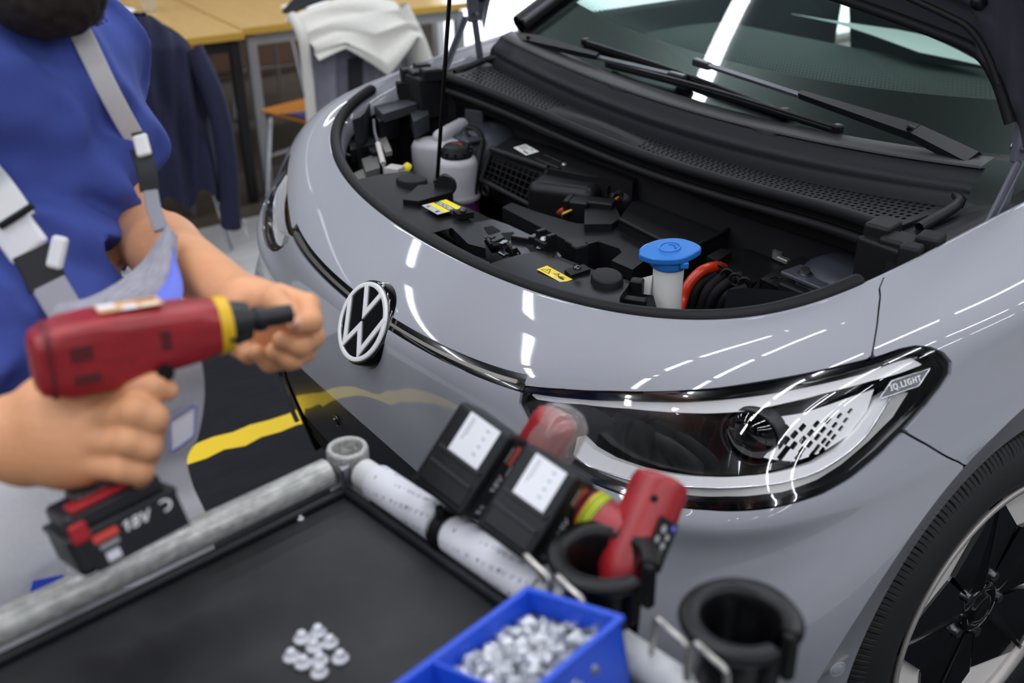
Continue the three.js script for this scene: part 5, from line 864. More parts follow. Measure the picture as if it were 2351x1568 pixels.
{
  const face = rgt0.clone().multiplyScalar(.86).addScaledVector(V(-fwd.x, 0, -fwd.z).normalize(), .50).normalize(), left = V(0, 1, 0).cross(face).normalize(), UP = V(0, 1, 0), axB = [face, UP, left];
  const neck = D(70, 20, 1.26), chest = D(25, 330, 1.27), belly = D(60, 760, 1.27), hips = D(70, 1120, 1.27), lean = chest.clone().sub(belly).normalize();
  const shL = D(175, 150, 1.36), elL = D(292, 515, 1.34), wrL = D(572, 700, 1.085), shR = D(-170, 190, 1.13), elR = D(-330, 900, 1.13), wrR = D(10, 1005, .955);
  const head = D(15, -195, 1.13);
  // shirt field
  const wr = (x, y, z) => { const w = fbm(x * 5 + 3, y * 4, z * 5, 3); return .011 * Math.sin(y * 38 + x * 24 + 9 * w) * sstep(1.36, 1.12, y) + .009 * Math.sin(x * 46 - y * 40 + z * 30 + 9 * w) + .014 * w; };
  const torso = [ell(chest, axB, [.125, .17, .185]), ell(chest.clone().add(V(0, .09, 0)), axB, [.105, .09, .19]), ell(belly, axB, [.128, .19, .165]), ell(hips, axB, [.125, .12, .17])];
  const shirtF0 = smin([...torso, cone(neck.clone().add(V(0, -.06, 0)), shL, .075, .068), cone(neck.clone().add(V(0, -.06, 0)), shR, .075, .068), cone(shL, D(228, 425, 1.355), .058, .050), cone(shR, shR.clone().lerp(elR, .6), .066, .062)], .05);
  const hemL = shL.clone().lerp(elL, .93), hemN = elL.clone().sub(shL).normalize();
  const neckF = cone(neck.clone().add(V(0, -.012, 0)).addScaledVector(face, .02), head.clone().add(V(0, .1, 0)), 0, 0);
  const shirtF = (x, y, z) => Math.max(shirtF0(x, y, z) + wr(x, y, z), (x - hemL.x) * hemN.x + (y - hemL.y) * hemN.y + (z - hemL.z) * hemN.z - .06 + (Math.hypot(x - hemL.x, y - hemL.y, z - hemL.z) > .13 ? -1 : 0), .93 - y, .066 - neckF(x, y, z));
  const shT = tex(256, 256, (i, j) => { const n = (rnd() - .5) * 10 + ((i + j) % 4 < 2 ? 2 : -2); return [66 + n, 84 + n, 164 + n]; }); shT.repeat.set(4, 4);
  const sh = part(worker, 'shirt', skinOf(shirtF, [hips.x - .45, .9, hips.z - .45], [hips.x + .45, neck.y + .08, hips.z + .45], .0085), new THREE.MeshPhysicalMaterial({ map: shT, roughness: .9, sheen: .3, sheenRoughness: .5 }), 'blue short-sleeved shirt');
  // body: head, neck, arms, legs in one field
  const legL = hips.clone().addScaledVector(left, .09), legR = hips.clone().addScaledVector(left, -.09), kneeY = .48;
  const kn = l => V(l.x + face.x * .03, kneeY, l.z + face.z * .03), ft = l => V(l.x, .09, l.z);
  const bodyF = smin([cone(neck.clone().add(V(0, -.05, 0)), head.clone().add(V(0, -.03, 0)), .056, .054), ell(head, axB, [.095, .115, .076]), ell(head.clone().addScaledVector(face, .045).add(V(0, -.075, 0)), axB, [.05, .038, .048]), cone(head.clone().addScaledVector(face, .088).add(V(0, .01, 0)), head.clone().addScaledVector(face, .112).add(V(0, -.022, 0)), .009, .014),
    ell(chest, axB, [.10, .15, .15]), ell(belly, axB, [.10, .18, .13]), ell(hips, axB, [.10, .11, .14]), cone(neck.clone().add(V(0, -.06, 0)), shL, .05, .045), cone(neck.clone().add(V(0, -.06, 0)), shR, .05, .045), cone(shL, elL, .047, .041), cone(elL, elL.clone().lerp(wrL, .35), .041, .040), cone(elL.clone().lerp(wrL, .35), wrL, .040, .026), cone(shR, elR, .047, .042), cone(elR, elR.clone().lerp(wrR, .35), .043, .043), cone(elR.clone().lerp(wrR, .35), wrR, .043, .030),
    cone(legL, kn(legL), .075, .05), cone(legR, kn(legR), .075, .05), cone(kn(legL), ft(legL), .05, .035), cone(kn(legR), ft(legR), .05, .035)], .018);
  const ears = [1, -1].map(s => ell(head.clone().addScaledVector(left, s * .078).add(V(0, -.01, 0)), axB, [.018, .03, .008])); const bodyE = smin([bodyF, ...ears], .01);
  const bodyG = skinOf(bodyE, [hips.x - .55, .03, hips.z - .55], [hips.x + .55, head.y + .16, hips.z + .55], .0125);
  // left hand: thumb and forefinger pinch the bit, the other fingers folded
  const fing = (pts, r) => pts.slice(1).map((p, i) => cone(pts[i], p, r[i], r[i + 1]));
  const Lh = smin([smin([cone(wrL.clone().lerp(elL, .12), wrL, .0265, .025), cone(wrL, D(640, 715, 1.065), .025, .026), cone(D(600, 730, 1.075), D(668, 760, 1.07), .024, .022), cone(D(590, 760, 1.08), D(650, 795, 1.075), .022, .019)], .02),
    smin(fing([D(640, 680, 1.06), D(706, 702, 1.035), D(714, 738, 1.015), D(680, 744, 1.0)], [.013, .0118, .0108, .0095]), .005), smin(fing([D(590, 690, 1.06), D(632, 690, 1.03), D(668, 722, 1.005)], [.016, .0125, .0098]), .006),
    smin(fing([D(682, 735, 1.065), D(716, 772, 1.04), D(690, 792, 1.02), D(648, 780, 1.015)], [.0125, .0118, .0105, .0095]), .005), smin(fing([D(675, 768, 1.07), D(698, 805, 1.05), D(672, 824, 1.03), D(630, 806, 1.025)], [.012, .0112, .010, .0092]), .005), smin(fing([D(655, 795, 1.075), D(668, 826, 1.06), D(620, 832, 1.045), D(590, 808, 1.035)], [.011, .010, .0095, .0088]), .005), smin(fing([D(575, 740, 1.075), D(552, 785, 1.06), D(572, 812, 1.05)], [.018, .014, .011]), .008)], .0045);
  const hc = D(630, 750, 1.05), hl3 = [hc.x - .085, hc.y - .075, hc.z - .085], hh3 = [hc.x + .085, hc.y + .075, hc.z + .085]; const LhG = skinOf((x, y, z) => Lh(x, y, z), hl3, hh3, .0026);
  // right hand: closed round the grip, forefinger along the trigger
  const Rh = smin([smin([cone(wrR.clone().lerp(elR, .25), wrR, .033, .030), cone(wrR, D(130, 950, .935), .030, .027), cone(D(60, 1000, .95), D(170, 985, .93), .030, .026), cone(D(70, 1050, .945), D(180, 1050, .93), .025, .022), cone(D(120, 920, .94), D(215, 905, .925), .024, .018), cone(D(150, 960, .925), D(225, 960, .915), .025, .017), cone(D(150, 1010, .925), D(215, 1015, .915), .022, .0165), cone(D(150, 1060, .93), D(200, 1065, .92), .020, .015)], .022),
    smin(fing([D(222, 898, .918), D(300, 880, .900), D(352, 886, .900), D(384, 896, .908)], [.0155, .0128, .0115, .0095]), .006), smin(fing([D(232, 955, .908), D(312, 945, .886), D(352, 960, .892), D(356, 985, .905)], [.0155, .0132, .012, .0105]), .006), smin(fing([D(228, 1012, .908), D(300, 1012, .888), D(338, 1026, .894), D(340, 1046, .905)], [.015, .0125, .0115, .010]), .006), smin(fing([D(210, 1064, .914), D(285, 1075, .896), D(322, 1082, .900), D(322, 1098, .91)], [.014, .0115, .0105, .0092]), .006), smin(fing([D(120, 905, .955), D(190, 880, .985), D(260, 890, 1.0)], [.018, .014, .011]), .006)], .005);
  const rc = D(190, 985, .92), RhG = skinOf(Rh, [rc.x - .125, rc.y - .085, rc.z - .125], [rc.x + .12, rc.y + .085, rc.z + .125], .0032);
  const skT = tex(256, 256, (i, j) => { const n = fbm(i / 26, j / 26, .6, 4) * 22 + (rnd() - .5) * 7; return [220 + n, 158 + n * .9, 114 + n * .9]; }); skT.repeat.set(1, 1);
  part(worker, 'body', [bodyG, LhG, RhG], new THREE.MeshPhysicalMaterial({ map: skT, roughness: .55, sheen: .1 }));
  for (const [a, b] of [[D(664, 716, .995), D(674, 724, .995)], [D(676, 738, .99), D(684, 748, .99)]]) { const c = a.clone().lerp(b, .5); part(worker, 'finger_nail', new THREE.SphereGeometry(.0052, 14, 8).scale(1, .8, .5).applyMatrix4(frame(c, rgt, upv)), std(0xd9a489, .35)); }
  part(worker, 'wrist_tattoo', cyl(.0315, .0325, null, wrR.clone().lerp(elR, .10), wrR.clone().lerp(elR, .22), 24, true), Object.assign(std(0x6f625b, .7), { side: THREE.DoubleSide }), 'dark grey band on the wrist');
  // beard and hair
  part(worker, 'beard', skinOf((x, y, z) => Math.max(smin([ell(head.clone().addScaledVector(face, .04).add(V(0, -.075, 0)), axB, [.064, .05, .062]), ell(head.clone().addScaledVector(face, -.01).add(V(0, -.045, 0)), axB, [.09, .055, .0765])], .02)(x, y, z) + .004 * noise.noise(x * 90, y * 60, z * 90), y - head.y + .015), [head.x - .15, head.y - .16, head.z - .15], [head.x + .15, head.y + .05, head.z + .15], .006), std(0x1d130e, .9), 'dark brown beard');
  part(worker, 'hair', skinOf((x, y, z) => Math.max(ell(head.clone().addScaledVector(face, -.012).add(V(0, .012, 0)), axB, [.104, .122, .084])(x, y, z) + .003 * noise.noise(x * 80, y * 80, z * 80), -((x - head.x) * face.x + (z - head.z) * face.z - (.03 + 0 * y)) < 0 && y < head.y + .05 ? 1 : -1, head.y - .04 - y), [head.x - .15, head.y - .1, head.z - .15], [head.x + .15, head.y + .16, head.z + .15], .007), std(0x1a110c, .9));
  for (const q of [1, -1]) { const e = head.clone().addScaledVector(face, .0745).addScaledVector(left, q * .032).add(V(0, .012, 0)), eye = part(worker, 'eye', new THREE.SphereGeometry(.0125, 16, 12).translate(e.x, e.y, e.z), std(0xe8e4de, .3)); const i = e.clone().addScaledVector(face, .0085); part(eye, 'iris', new THREE.SphereGeometry(.0056, 12, 8).translate(i.x, i.y, i.z), std(0x2a1a10, .3));
    const b0 = head.clone().addScaledVector(face, .094).addScaledVector(left, q * .016).add(V(0, .034, 0)), b1 = head.clone().addScaledVector(face, .080).addScaledVector(left, q * .050).add(V(0, .036, 0)); part(worker, 'eyebrow', caps(rod(b0, b1, .0045, 8), b0, b1, .0045, 8), std(0x1d130e, .9)); }
  const m0 = head.clone().addScaledVector(face, .103).addScaledVector(left, .020).add(V(0, -.062, 0)), m1 = m0.clone().addScaledVector(left, -.040); part(worker, 'mouth', caps(rod(m0, m1, .005, 8), m0, m1, .005, 8), std(0xa5604e, .5));
  // point of the shirt seen at a place of the picture, so that straps and bib lie on it
  const onShirt = (px, py, off = .004) => { let t = .8; for (let k = 0; k < 90; k++) { const p = D(px, py, t), d = shirtF0(p.x, p.y, p.z); if (d < .001) break; t += Math.max(.002, d * .7); if (t > 1.7) return null; } return D(px, py, t - .006 - off); };
  const ribbon = (list, w, th, mat, name, wdir) => { const c = new THREE.CatmullRomCurve3(list); const n = 40; const g = grid(n, 6, (a, b) => { const p = c.getPoint(a), t = c.getTangent(a), v = EYE.clone().sub(p).normalize(), s = t.clone().cross(v).normalize(), nn = s.clone().cross(t).normalize(); const k = [[-.5, 0], [-.5, 1], [-.42, 1.3], [.42, 1.3], [.5, 1], [.5, 0], [-.5, 0]][Math.round(b * 6)]; return p.addScaledVector(s, k[0] * w).addScaledVector(nn, k[1] * th); }); return part(worker, name, g, Object.assign(mat, { side: THREE.DoubleSide })); };
  const web = std(0xd9d9d6, .8), blkW = std(0x16161a, .7), greyW = std(0x9b99a2, .9);
  const sL = [[172, 50], [204, 115], [245, 200], [285, 275], [312, 322]].map((q, i) => onShirt(...q) ?? D(...q, 1.2)), k1 = sL[4];
  ribbon(sL, .024, .0022, web, 'shoulder_strap');
  const dd = 1.19; ribbon([D(322, 345, 1.205), D(338, 395, dd), D(345, 440, dd)], .022, .003, blkW, 'strap_webbing'); ribbon([D(346, 440, dd), D(355, 485, 1.18), D(372, 530, 1.17)], .016, .003, std(0x8a8992, .9), 'strap_loop');
  part(worker, 'buckle', rbox(.017, .026, .008, .004, 3).applyMatrix4(frame(D(326, 334, 1.195), rgt.clone().multiplyScalar(.96).addScaledVector(upv, .25), upv)), std(0xe6e6e2, .4)); part(worker, 'buckle_bar', rod(D(304, 312, 1.195), D(330, 306, 1.195), .003, 8), M.blackPlastic);
  const r0 = onShirt(20, 470) ?? D(20, 470, 1.08), rd = EYE.clone().sub(r0).dot(fwd) * -1; const rz = rd - .012;
  ribbon([D(-60, 370, rz + .02), D(0, 445, rz + .004), D(45, 510, rz)], .036, .0022, web, 'shoulder_strap');
  part(worker, 'buckle', rbox(.046, .042, .010, .006, 3).applyMatrix4(frame(D(45, 545, rz), rgt.clone().multiplyScalar(.8).addScaledVector(upv, .6), upv.clone().addScaledVector(rgt, -.6))), std(0xdcdce0, .4)); part(worker, 'buckle', rbox(.018, .036, .010, .006, 3).applyMatrix4(frame(D(132, 580, rz), rgt.clone().multiplyScalar(.9).addScaledVector(upv, -.2), upv)), std(0xdcdce0, .4));
  part(worker, 'buckle_bar', rod(D(0, 520, rz - .008), D(75, 472, rz - .008), .004, 8), M.blackPlastic);
  ribbon([D(72, 578, rz), D(95, 620, rz), D(112, 662, rz)], .040, .004, blkW, 'strap_webbing'); ribbon([D(112, 652, rz), D(135, 690, rz), D(160, 730, rz)], .036, .004, greyW, 'strap_loop');
  // bib: soft sheet hanging from the two straps, light front below it
  const greyC = (() => { const t = tex(256, 256, (i, j) => { const n = fbm(i / 18, j / 18, .8, 4) * 34 + (rnd() - .5) * 10; return [150 + n, 148 + n, 158 + n]; }); return new THREE.MeshPhysicalMaterial({ map: t, roughness: .95, sheen: .2, side: THREE.DoubleSide }); })(), lilac = std(0x6c7ad8, .85, 0, { side: THREE.DoubleSide });
  const strip2 = (A, B, n, m, bulge) => { const ca = new THREE.CatmullRomCurve3(A), cb = new THREE.CatmullRomCurve3(B); return cloth(n, m, (a, b) => ca.getPoint(a).lerp(cb.getPoint(a), b).addScaledVector(fwd, -bulge * Math.sin(b * Math.PI)), .003); };
  part(worker, 'bib_top', strip2([D(135, 700, 1.06), D(200, 690, 1.08), D(270, 655, 1.10), D(335, 600, 1.13), D(372, 545, 1.15), D(392, 512, 1.17)], [D(120, 760, 1.06), D(215, 745, 1.07), D(300, 725, 1.08), D(362, 690, 1.09), D(398, 620, 1.11), D(402, 545, 1.15)], 40, 14, .012), greyC, 'grey cloth bib edge');
  part(worker, 'bib_panel', strip2([D(398, 560, 1.13), D(380, 640, 1.10), D(330, 705, 1.08), D(300, 722, 1.075)], [D(404, 590, 1.12), D(420, 660, 1.09), D(410, 712, 1.075), D(395, 735, 1.07)], 24, 10, .006), lilac, 'blue-violet cloth panel');
  const whT = tex(256, 256, (i, j) => { const n = fbm(i / 40, j / 40, .2, 4) * 12 + (rnd() - .5) * 6; return [230 + n, 230 + n, 235 + n]; }), whC = new THREE.MeshPhysicalMaterial({ map: whT, roughness: .9, sheen: .2, side: THREE.DoubleSide });
  part(worker, 'overall_front', strip2([D(416, 705, 1.08), D(434, 740, 1.07), D(460, 820, 1.08), D(468, 900, 1.11), D(452, 1000, 1.15), D(428, 1050, 1.18), D(440, 1110, 1.20), D(475, 1190, 1.22), D(500, 1300, 1.24)], [D(130, 770, 1.08), D(120, 820, 1.09), D(110, 880, 1.10), D(100, 960, 1.12), D(90, 1040, 1.14), D(80, 1100, 1.16), D(70, 1160, 1.17), D(50, 1260, 1.18), D(40, 1380, 1.20)], 60, 30, .03), whC, 'pale grey overall front');
  const pk = [[388, 965], [450, 925], [448, 1000], [392, 1040]].map(q => D(q[0], q[1], 1.085)); part(worker, 'pocket_patch', slab(pk, fwd.clone().multiplyScalar(.004)), std(0xdfe0e8, .8)); part(worker, 'pocket_stitching', polytube([...pk, pk[0]].map(p => p.clone().addScaledVector(fwd, -.001)), .0014, 6), std(0x8a94c8, .8));
  const legF = smin([ell(hips, axB, [.142, .15, .185]), cone(legL, kn(legL), .10, .082), cone(legR, kn(legR), .10, .082), cone(kn(legL), ft(legL), .08, .075), cone(kn(legR), ft(legR), .08, .075)], .04);
  part(worker, 'trousers', skinOf((x, y, z) => Math.max(legF(x, y, z) + .006 * Math.sin(y * 40 + x * 20) * sstep(.9, .4, y), y - .975, .05 - y), [hips.x - .35, .02, hips.z - .35], [hips.x + .35, 1.0, hips.z + .35], .012), whC);
  for (const l of [legL, legR]) part(worker, 'shoe', skinOf(smin([cone(V(l.x - face.x * .06, .045, l.z - face.z * .06), V(l.x + face.x * .15, .038, l.z + face.z * .15), .045, .036)], .01), [l.x - .25, -.01, l.z - .25], [l.x + .25, .12, l.z + .25], .01), M.blackPlastic);
  part(worker, 'hip_tab', slab([[75, 1335], [140, 1322], [140, 1338], [68, 1362]].map(q => D(q[0], q[1], 1.14)), fwd.clone().multiplyScalar(.006)), std(0x1c3bb0, .8), 'blue loop on the trousers');
}
// --- the screwdriver in his right hand
{
  const t = thing('cordless_screwdriver', 'red pistol-grip cordless screwdriver held in the worker\'s right hand', 'screwdriver');
  const A0 = D(112, 822, .875), A1 = D(520, 752, .945), X = A1.clone().sub(A0), L = X.length(); X.normalize(); const Yv = upv.clone().addScaledVector(X, -upv.dot(X)).normalize().applyAxisAngle(X, .28), Z = X.clone().cross(Yv).normalize();
  const sect = (list, seg = 32, pw = 4) => grid(list.length - 1, seg, (a, b) => { const s = list[Math.round(a * (list.length - 1))], th = b * 2 * Math.PI, c = Math.cos(th), sn = Math.sin(th), k = (Math.abs(c) ** s[4 + 0] + Math.abs(sn) ** s[4]) ** (-1 / s[4]); return A0.clone().addScaledVector(X, s[0]).addScaledVector(Yv, s[3] + s[1] * sn * k).addScaledVector(Z, s[2] * c * k); });
  part(t, 'motor_housing', toCreasedNormals(sect([[-.014, .001, .001, -.002, 3], [-.014, .020, .018, -.002, 4], [-.010, .0255, .024, -.002, 5], [.012, .0315, .029, -.001, 6], [.035, .0325, .030, 0, 6], [.06, .0315, .029, 0, 5], [.085, .0285, .027, .002, 4.5], [.12, .0265, .025, .003, 3.5], [L - .012, .0245, .024, .003, 2.6], [L - .004, .0235, .0235, .003, 2.2], [L - .002, .001, .001, .003, 2]], 48), .7), Object.assign(redM.clone(), { side: THREE.DoubleSide }));
  part(t, 'seam', sect([[-.004, .0287, .0268, -.0015, 5], [.0, .0302, .0280, -.0013, 5.5]], 48), std(0x6a0f18, .5));
  const fwdPt = (s, y = .003) => A0.clone().addScaledVector(X, s).addScaledVector(Yv, y);
  part(t, 'yellow_ring', cyl(.0262, .0255, null, fwdPt(L - .010), fwdPt(L + .001), 36), std(0xe0b312, .45));
  part(t, 'chuck', [cyl(.0215, .017, null, fwdPt(L), fwdPt(L + .020), 32), cyl(.0095, .0085, null, fwdPt(L + .018), fwdPt(L + .060), 24), cyl(.0115, .0115, null, fwdPt(L + .026), fwdPt(L + .034), 24)], std(0x17171a, .45));
  const tip = D(664, 731, .972), bs = fwdPt(L + .055); part(t, 'bit_socket', cyl(.0068, .006, null, bs, bs.clone().lerp(tip, .65), 16), M.steel); part(t, 'bit', cyl(.0030, .0022, null, bs.clone().lerp(tip, .6), tip, 6), std(0x2c2d30, .4, .6));
  // grip, trigger
  const g0 = D(205, 868, .925), g1 = D(262, 1150, .935); part(t, 'grip', [cyl(.0185, .022, null, g1, g0, 24), new THREE.SphereGeometry(.022, 20, 12).translate(g0.x, g0.y, g0.z)], redM); part(t, 'grip_inlay', cyl(.0195, .0205, null, g1.clone().lerp(g0, .15), g1.clone().lerp(g0, .8), 20, true), Object.assign(std(0x1a1a1d, .6), { side: THREE.DoubleSide }));
  part(t, 'trigger', rbox(.012, .03, .014, .004).applyMatrix4(frame(D(290, 905, .935), X, Yv)), M.blackPlastic);
  part(t, 'reverse_switch', cyl(.007, .007, .064, fwdPt(.085, -.021).addScaledVector(Z, -.030), fwdPt(.085, -.021).addScaledVector(Z, .030), 16), M.blackPlastic);
  // prints and vents on the housing
  const plate = (s, y, w, h, tx, nm, sideways) => { const n = Z.dot(EYE.clone().sub(A0)) > 0 ? Z : Z.clone().negate(); const c = fwdPt(s, y).addScaledVector(n, sideways); const pg = new THREE.PlaneGeometry(w, h); if (n !== Z) pg.rotateY(Math.PI); return part(t, nm, place(pg, c, X, Yv), new THREE.MeshStandardMaterial({ map: tx, roughness: .5, side: THREE.DoubleSide })); };
  const topT = canvasTex(256, 96, (x, W, H) => { x.fillStyle = '#d8a878'; x.fillRect(0, 0, W, H); x.fillStyle = '#e8ecf2'; x.fillRect(6, 6, 70, 44); x.fillRect(96, 52, 60, 40); x.fillStyle = '#b06a2c'; x.fillRect(160, 10, 80, 30); x.fillStyle = '#efe6c8'; x.fillRect(170, 52, 70, 34); });
  const tn = place(new THREE.PlaneGeometry(.052, .026).rotateX(-Math.PI / 2), fwdPt(.068, .0345), X, Yv); part(t, 'top_label', tn, new THREE.MeshStandardMaterial({ map: topT, roughness: .45, side: THREE.DoubleSide }));
  const Zc = Z.dot(EYE.clone().sub(A0)) > 0 ? Z : Z.clone().negate();
  for (const [s, y, w, h] of [[.022, .008, .018, .014], [.024, -.014, .022, .010], [.088, .006, .012, .018]]) part(t, 'vent_patch', place(rbox(w, h, .003, .001), fwdPt(s, y).addScaledVector(Zc, .0285 - (s > .08 ? .003 : 0)), X, Yv), std(0x5a1218, .6));
  part(t, 'vent_slot', place(rbox(.018, .004, .003, .001), fwdPt(.152, -.004).addScaledVector(Zc, .0245), X, Yv), M.feltAndShade);
  // battery
  const bX = rgt.clone().multiplyScalar(.80).addScaledVector(V(fwd.x, 0, fwd.z).normalize(), .62).addScaledVector(upv, .14).normalize(), bY = upv.clone().addScaledVector(bX, -upv.dot(bX)).normalize(), bc = D(258, 1188, .945), BF = frame(bc, bX, bY), put = (n, g, m) => part(bat, n, g.applyMatrix4(BF), m), bat = sub(t, 'battery');
  const bk = std(0x15161a, .45); put('battery_case', rbox(.098, .036, .092, .007, 3).translate(0, -.008, 0), bk); put('battery_top', merge([rbox(.086, .020, .078, .006, 3).translate(0, .018, 0), rbox(.05, .024, .05, .006).translate(0, .026, 0)]), bk); put('battery_rim', rbox(.100, .006, .094, .002).translate(0, .008, 0), std(0x202126, .4)); put('battery_latch', rbox(.016, .018, .006, .003).translate(-.036, .012, .046), std(0xa31420, .5)); put('battery_stripe', rbox(.07, .005, .03, .002).translate(.0, .030, .028), std(0xa31420, .5));
  const bl = canvasTex(256, 128, (x, W, H) => { x.fillStyle = '#121318'; x.fillRect(0, 0, W, H); x.fillStyle = '#d84a3c'; x.fillRect(20, 20, 66, 26); x.fillStyle = '#f4f4f4'; x.font = 'italic bold 46px sans-serif'; x.fillText('18V', 92, 54); x.lineWidth = 7; x.strokeStyle = '#f4f4f4'; x.beginPath(); x.arc(216, 36, 16, -2.2, 1.9); x.stroke(); x.fillStyle = '#9a9aa0'; x.fillRect(28, 56, 52, 14); x.fillStyle = '#d9dce2'; x.fillRect(34, 84, 36, 30); });
  put('battery_print', new THREE.PlaneGeometry(.084, .036).translate(.006, -.008, .0466), new THREE.MeshStandardMaterial({ map: bl, roughness: .45, side: THREE.DoubleSide }));
}
// ---------------------------------------------------------------- break area behind the worker
const woodT = (() => { const t = tex(512, 512, (i, j) => { const g = Math.sin((j / 512 * 26 + fbm(i / 160, j / 40, .3, 4) * 5) * 6.28) * 7 + fbm(i / 300, j / 6, 1.2, 3) * 18; return [216 + g, 178 + g * .9, 112 + g * .8]; }); t.repeat.set(1, 2); return t; })();
const woodM = new THREE.MeshPhysicalMaterial({ map: woodT, roughness: .3, clearcoat: .5, clearcoatRoughness: .15 });
function table(x, z, turn, w, d, legM, label) {
  const t = thing('table', label, 'table', [x, 0, z], 'break tables'); t.rotation.y = turn; // x: towards the wall (-), z: along
  part(t, 'table_top', box(d, .028, w, -d / 2, .727, w / 2, .006), woodM);
  part(t, 'edge_band', box(.004, .03, w - .004, .0005, .727, w / 2, .001), std(0xc29a3f, .5));
  const c = [[-.04, .04], [-.04, w - .04], [-d + .04, .04], [-d + .04, w - .04]];
  for (const [a, b] of c) part(t, 'leg', box(.042, .70, .042, a, .35, b, .004), legM);
  part(t, 'apron', box(.03, .05, w - .1, -.04, .685, w / 2, .004), legM); part(t, 'apron', box(.03, .05, w - .1, -d + .04, .685, w / 2, .004), legM); part(t, 'apron', box(d - .1, .05, .03, -d / 2, .685, .04, .004), legM); part(t, 'apron', box(d - .1, .05, .03, -d / 2, .685, w - .04, .004), legM);
  return t;
}
table(-2.79, -1.04, -.06, 1.6, 1.25, std(0x17181b, .5), 'pale wood table with black legs behind the dark jacket');
table(-2.80, -2.16, -.06, 1.1, 1.25, std(0x9fa2a3, .4, .3), 'pale wood table with light grey legs behind the hooded jacket');
function chair(x, z, turn, seatM, backM, label, group) {
  const c = thing('chair', label, 'chair', [x, 0, z], group); c.rotation.y = turn; // faces +x locally
  part(c, 'seat', grid(12, 12, (a, b) => V(lerp(-.2, .2, a), .45 + .02 * Math.cos((a - .4) * 4) - .012 * Math.sin(b * Math.PI), lerp(-.2, .2, b)), false), Object.assign(seatM, { side: THREE.DoubleSide }));
  part(c, 'seat_shell', box(.40, .012, .40, 0, .452, 0, .005), backM);
  part(c, 'backrest', grid(12, 14, (a, b) => { const z = lerp(-.2, .2, a), y = lerp(.58, .80, b); return V(-.21 - .03 * b + .03 * (1 - (z / .2) ** 2) * -1, y, z * (1 - .35 * Math.max(0, b - .7) ** 2 * 9 * .3)); }), Object.assign(backM.clone(), { side: THREE.DoubleSide }));
  for (const s of [-1, 1]) { part(c, 'leg', polytube([V(.22, .006, s * .21), V(.17, .44, s * .17), V(-.16, .445, s * .17), V(-.245, .79, s * .15)], .010, 10), M.chrome); part(c, 'leg', polytube([V(-.25, .006, s * .21), V(-.14, .44, s * .17)], .010, 10), M.chrome); }
  part(c, 'stretcher', rod(V(.19, .26, -.19), V(.19, .26, .19), .008, 8), M.chrome);
  return c;
}
const orange = std(0xb06a1c, .5), navyM = std(0x161a4a, .9), brownWood = std(0xa8681c, .45);
chair(-2.60, -.50, Math.PI - .05, navyM, brownWood, 'chair with chrome legs under the dark blue jacket', undefined);
chair(-2.48, -1.24, Math.PI + .25, std(0x14195a, .9), brownWood, 'chair with chrome legs under the grey and white hooded jacket', undefined);
for (const [x, z, t] of [[-4.36, -.9, .1], [-4.38, -1.7, -.1]]) chair(x, z, t, std(0x191c40, .9), orange.clone(), 'orange wooden chair on the far side of the tables', 'chairs on the far side of the tables');
// --- jackets hung over the chair backs: cloth sheets with folds, front and back flaps and sleeves
const fleece = c => { const t = tex(256, 256, (i, j) => { const n = (rnd() - .5) * 16 + fbm(i / 20, j / 20, .2, 3) * 10; return [c[0] + n, c[1] + n, c[2] + n]; }); t.repeat.set(3, 3); return new THREE.MeshPhysicalMaterial({ map: t, roughness: .95, sheen: .4, sheenRoughness: .6, side: THREE.DoubleSide }); };
{
  // navy jacket: dome over the chair back, hanging to knee height
  const j = thing('jacket', 'dark navy jacket draped over the chair beside the worker', 'jacket', [-2.37, 0, -.50]); j.rotation.y = -.05; j.scale.set(1, 1.0, .76);
  const m = fleece([30, 32, 58]);
  const fold = (z, y) => .022 * Math.sin(z * 38 + 2 * Math.sin(y * 5)) * sstep(.9, .5, y) + .012 * Math.sin(z * 75 + y * 9);
  part(j, 'jacket_body', cloth(60, 50, (a, b) => { const ph = lerp(-1, 1, a), y = lerp(.93, .26, b), w = .245 * Math.sqrt(1 - .85 * (1 - Math.min(1, b * 3.2)) ** 2) * (1 + .04 * b); const z = w * ph; return V(.02 + .075 * Math.sqrt(Math.max(0, 1 - ph * ph)) * Math.min(1, b * 5 + .25) + fold(z, y) + .03 * b, y - .05 * (ph * ph) * (1 - b) + .035 * Math.sin(ph * 9) * b, z); }), m);
  part(j, 'jacket_back', cloth(40, 30, (a, b) => { const ph = lerp(-1, 1, a), y = lerp(.93, .34, b), w = .24 * Math.sqrt(1 - .85 * (1 - Math.min(1, b * 3.2)) ** 2); return V(-.02 - .05 * Math.sqrt(Math.max(0, 1 - ph * ph)) * Math.min(1, b * 5) - .01 * Math.sin(ph * 20), y - .05 * ph * ph * (1 - b), w * ph); }), m);
  for (const s of [-1, 1]) part(j, 'sleeve', tube([V(.05, .80, s * .20), V(.10, .62, s * .255), V(.12, .42, s * .265), V(.11, .22, s * .25), V(.105, .13, s * .245)], .050, 40, 14), m);
  part(j, 'zip_pull', caps(rod(V(.13, .15, -.30), V(.135, .085, -.305), .005, 8), V(.13, .15, -.30), V(.135, .085, -.305), .006, 8), M.chrome);
}
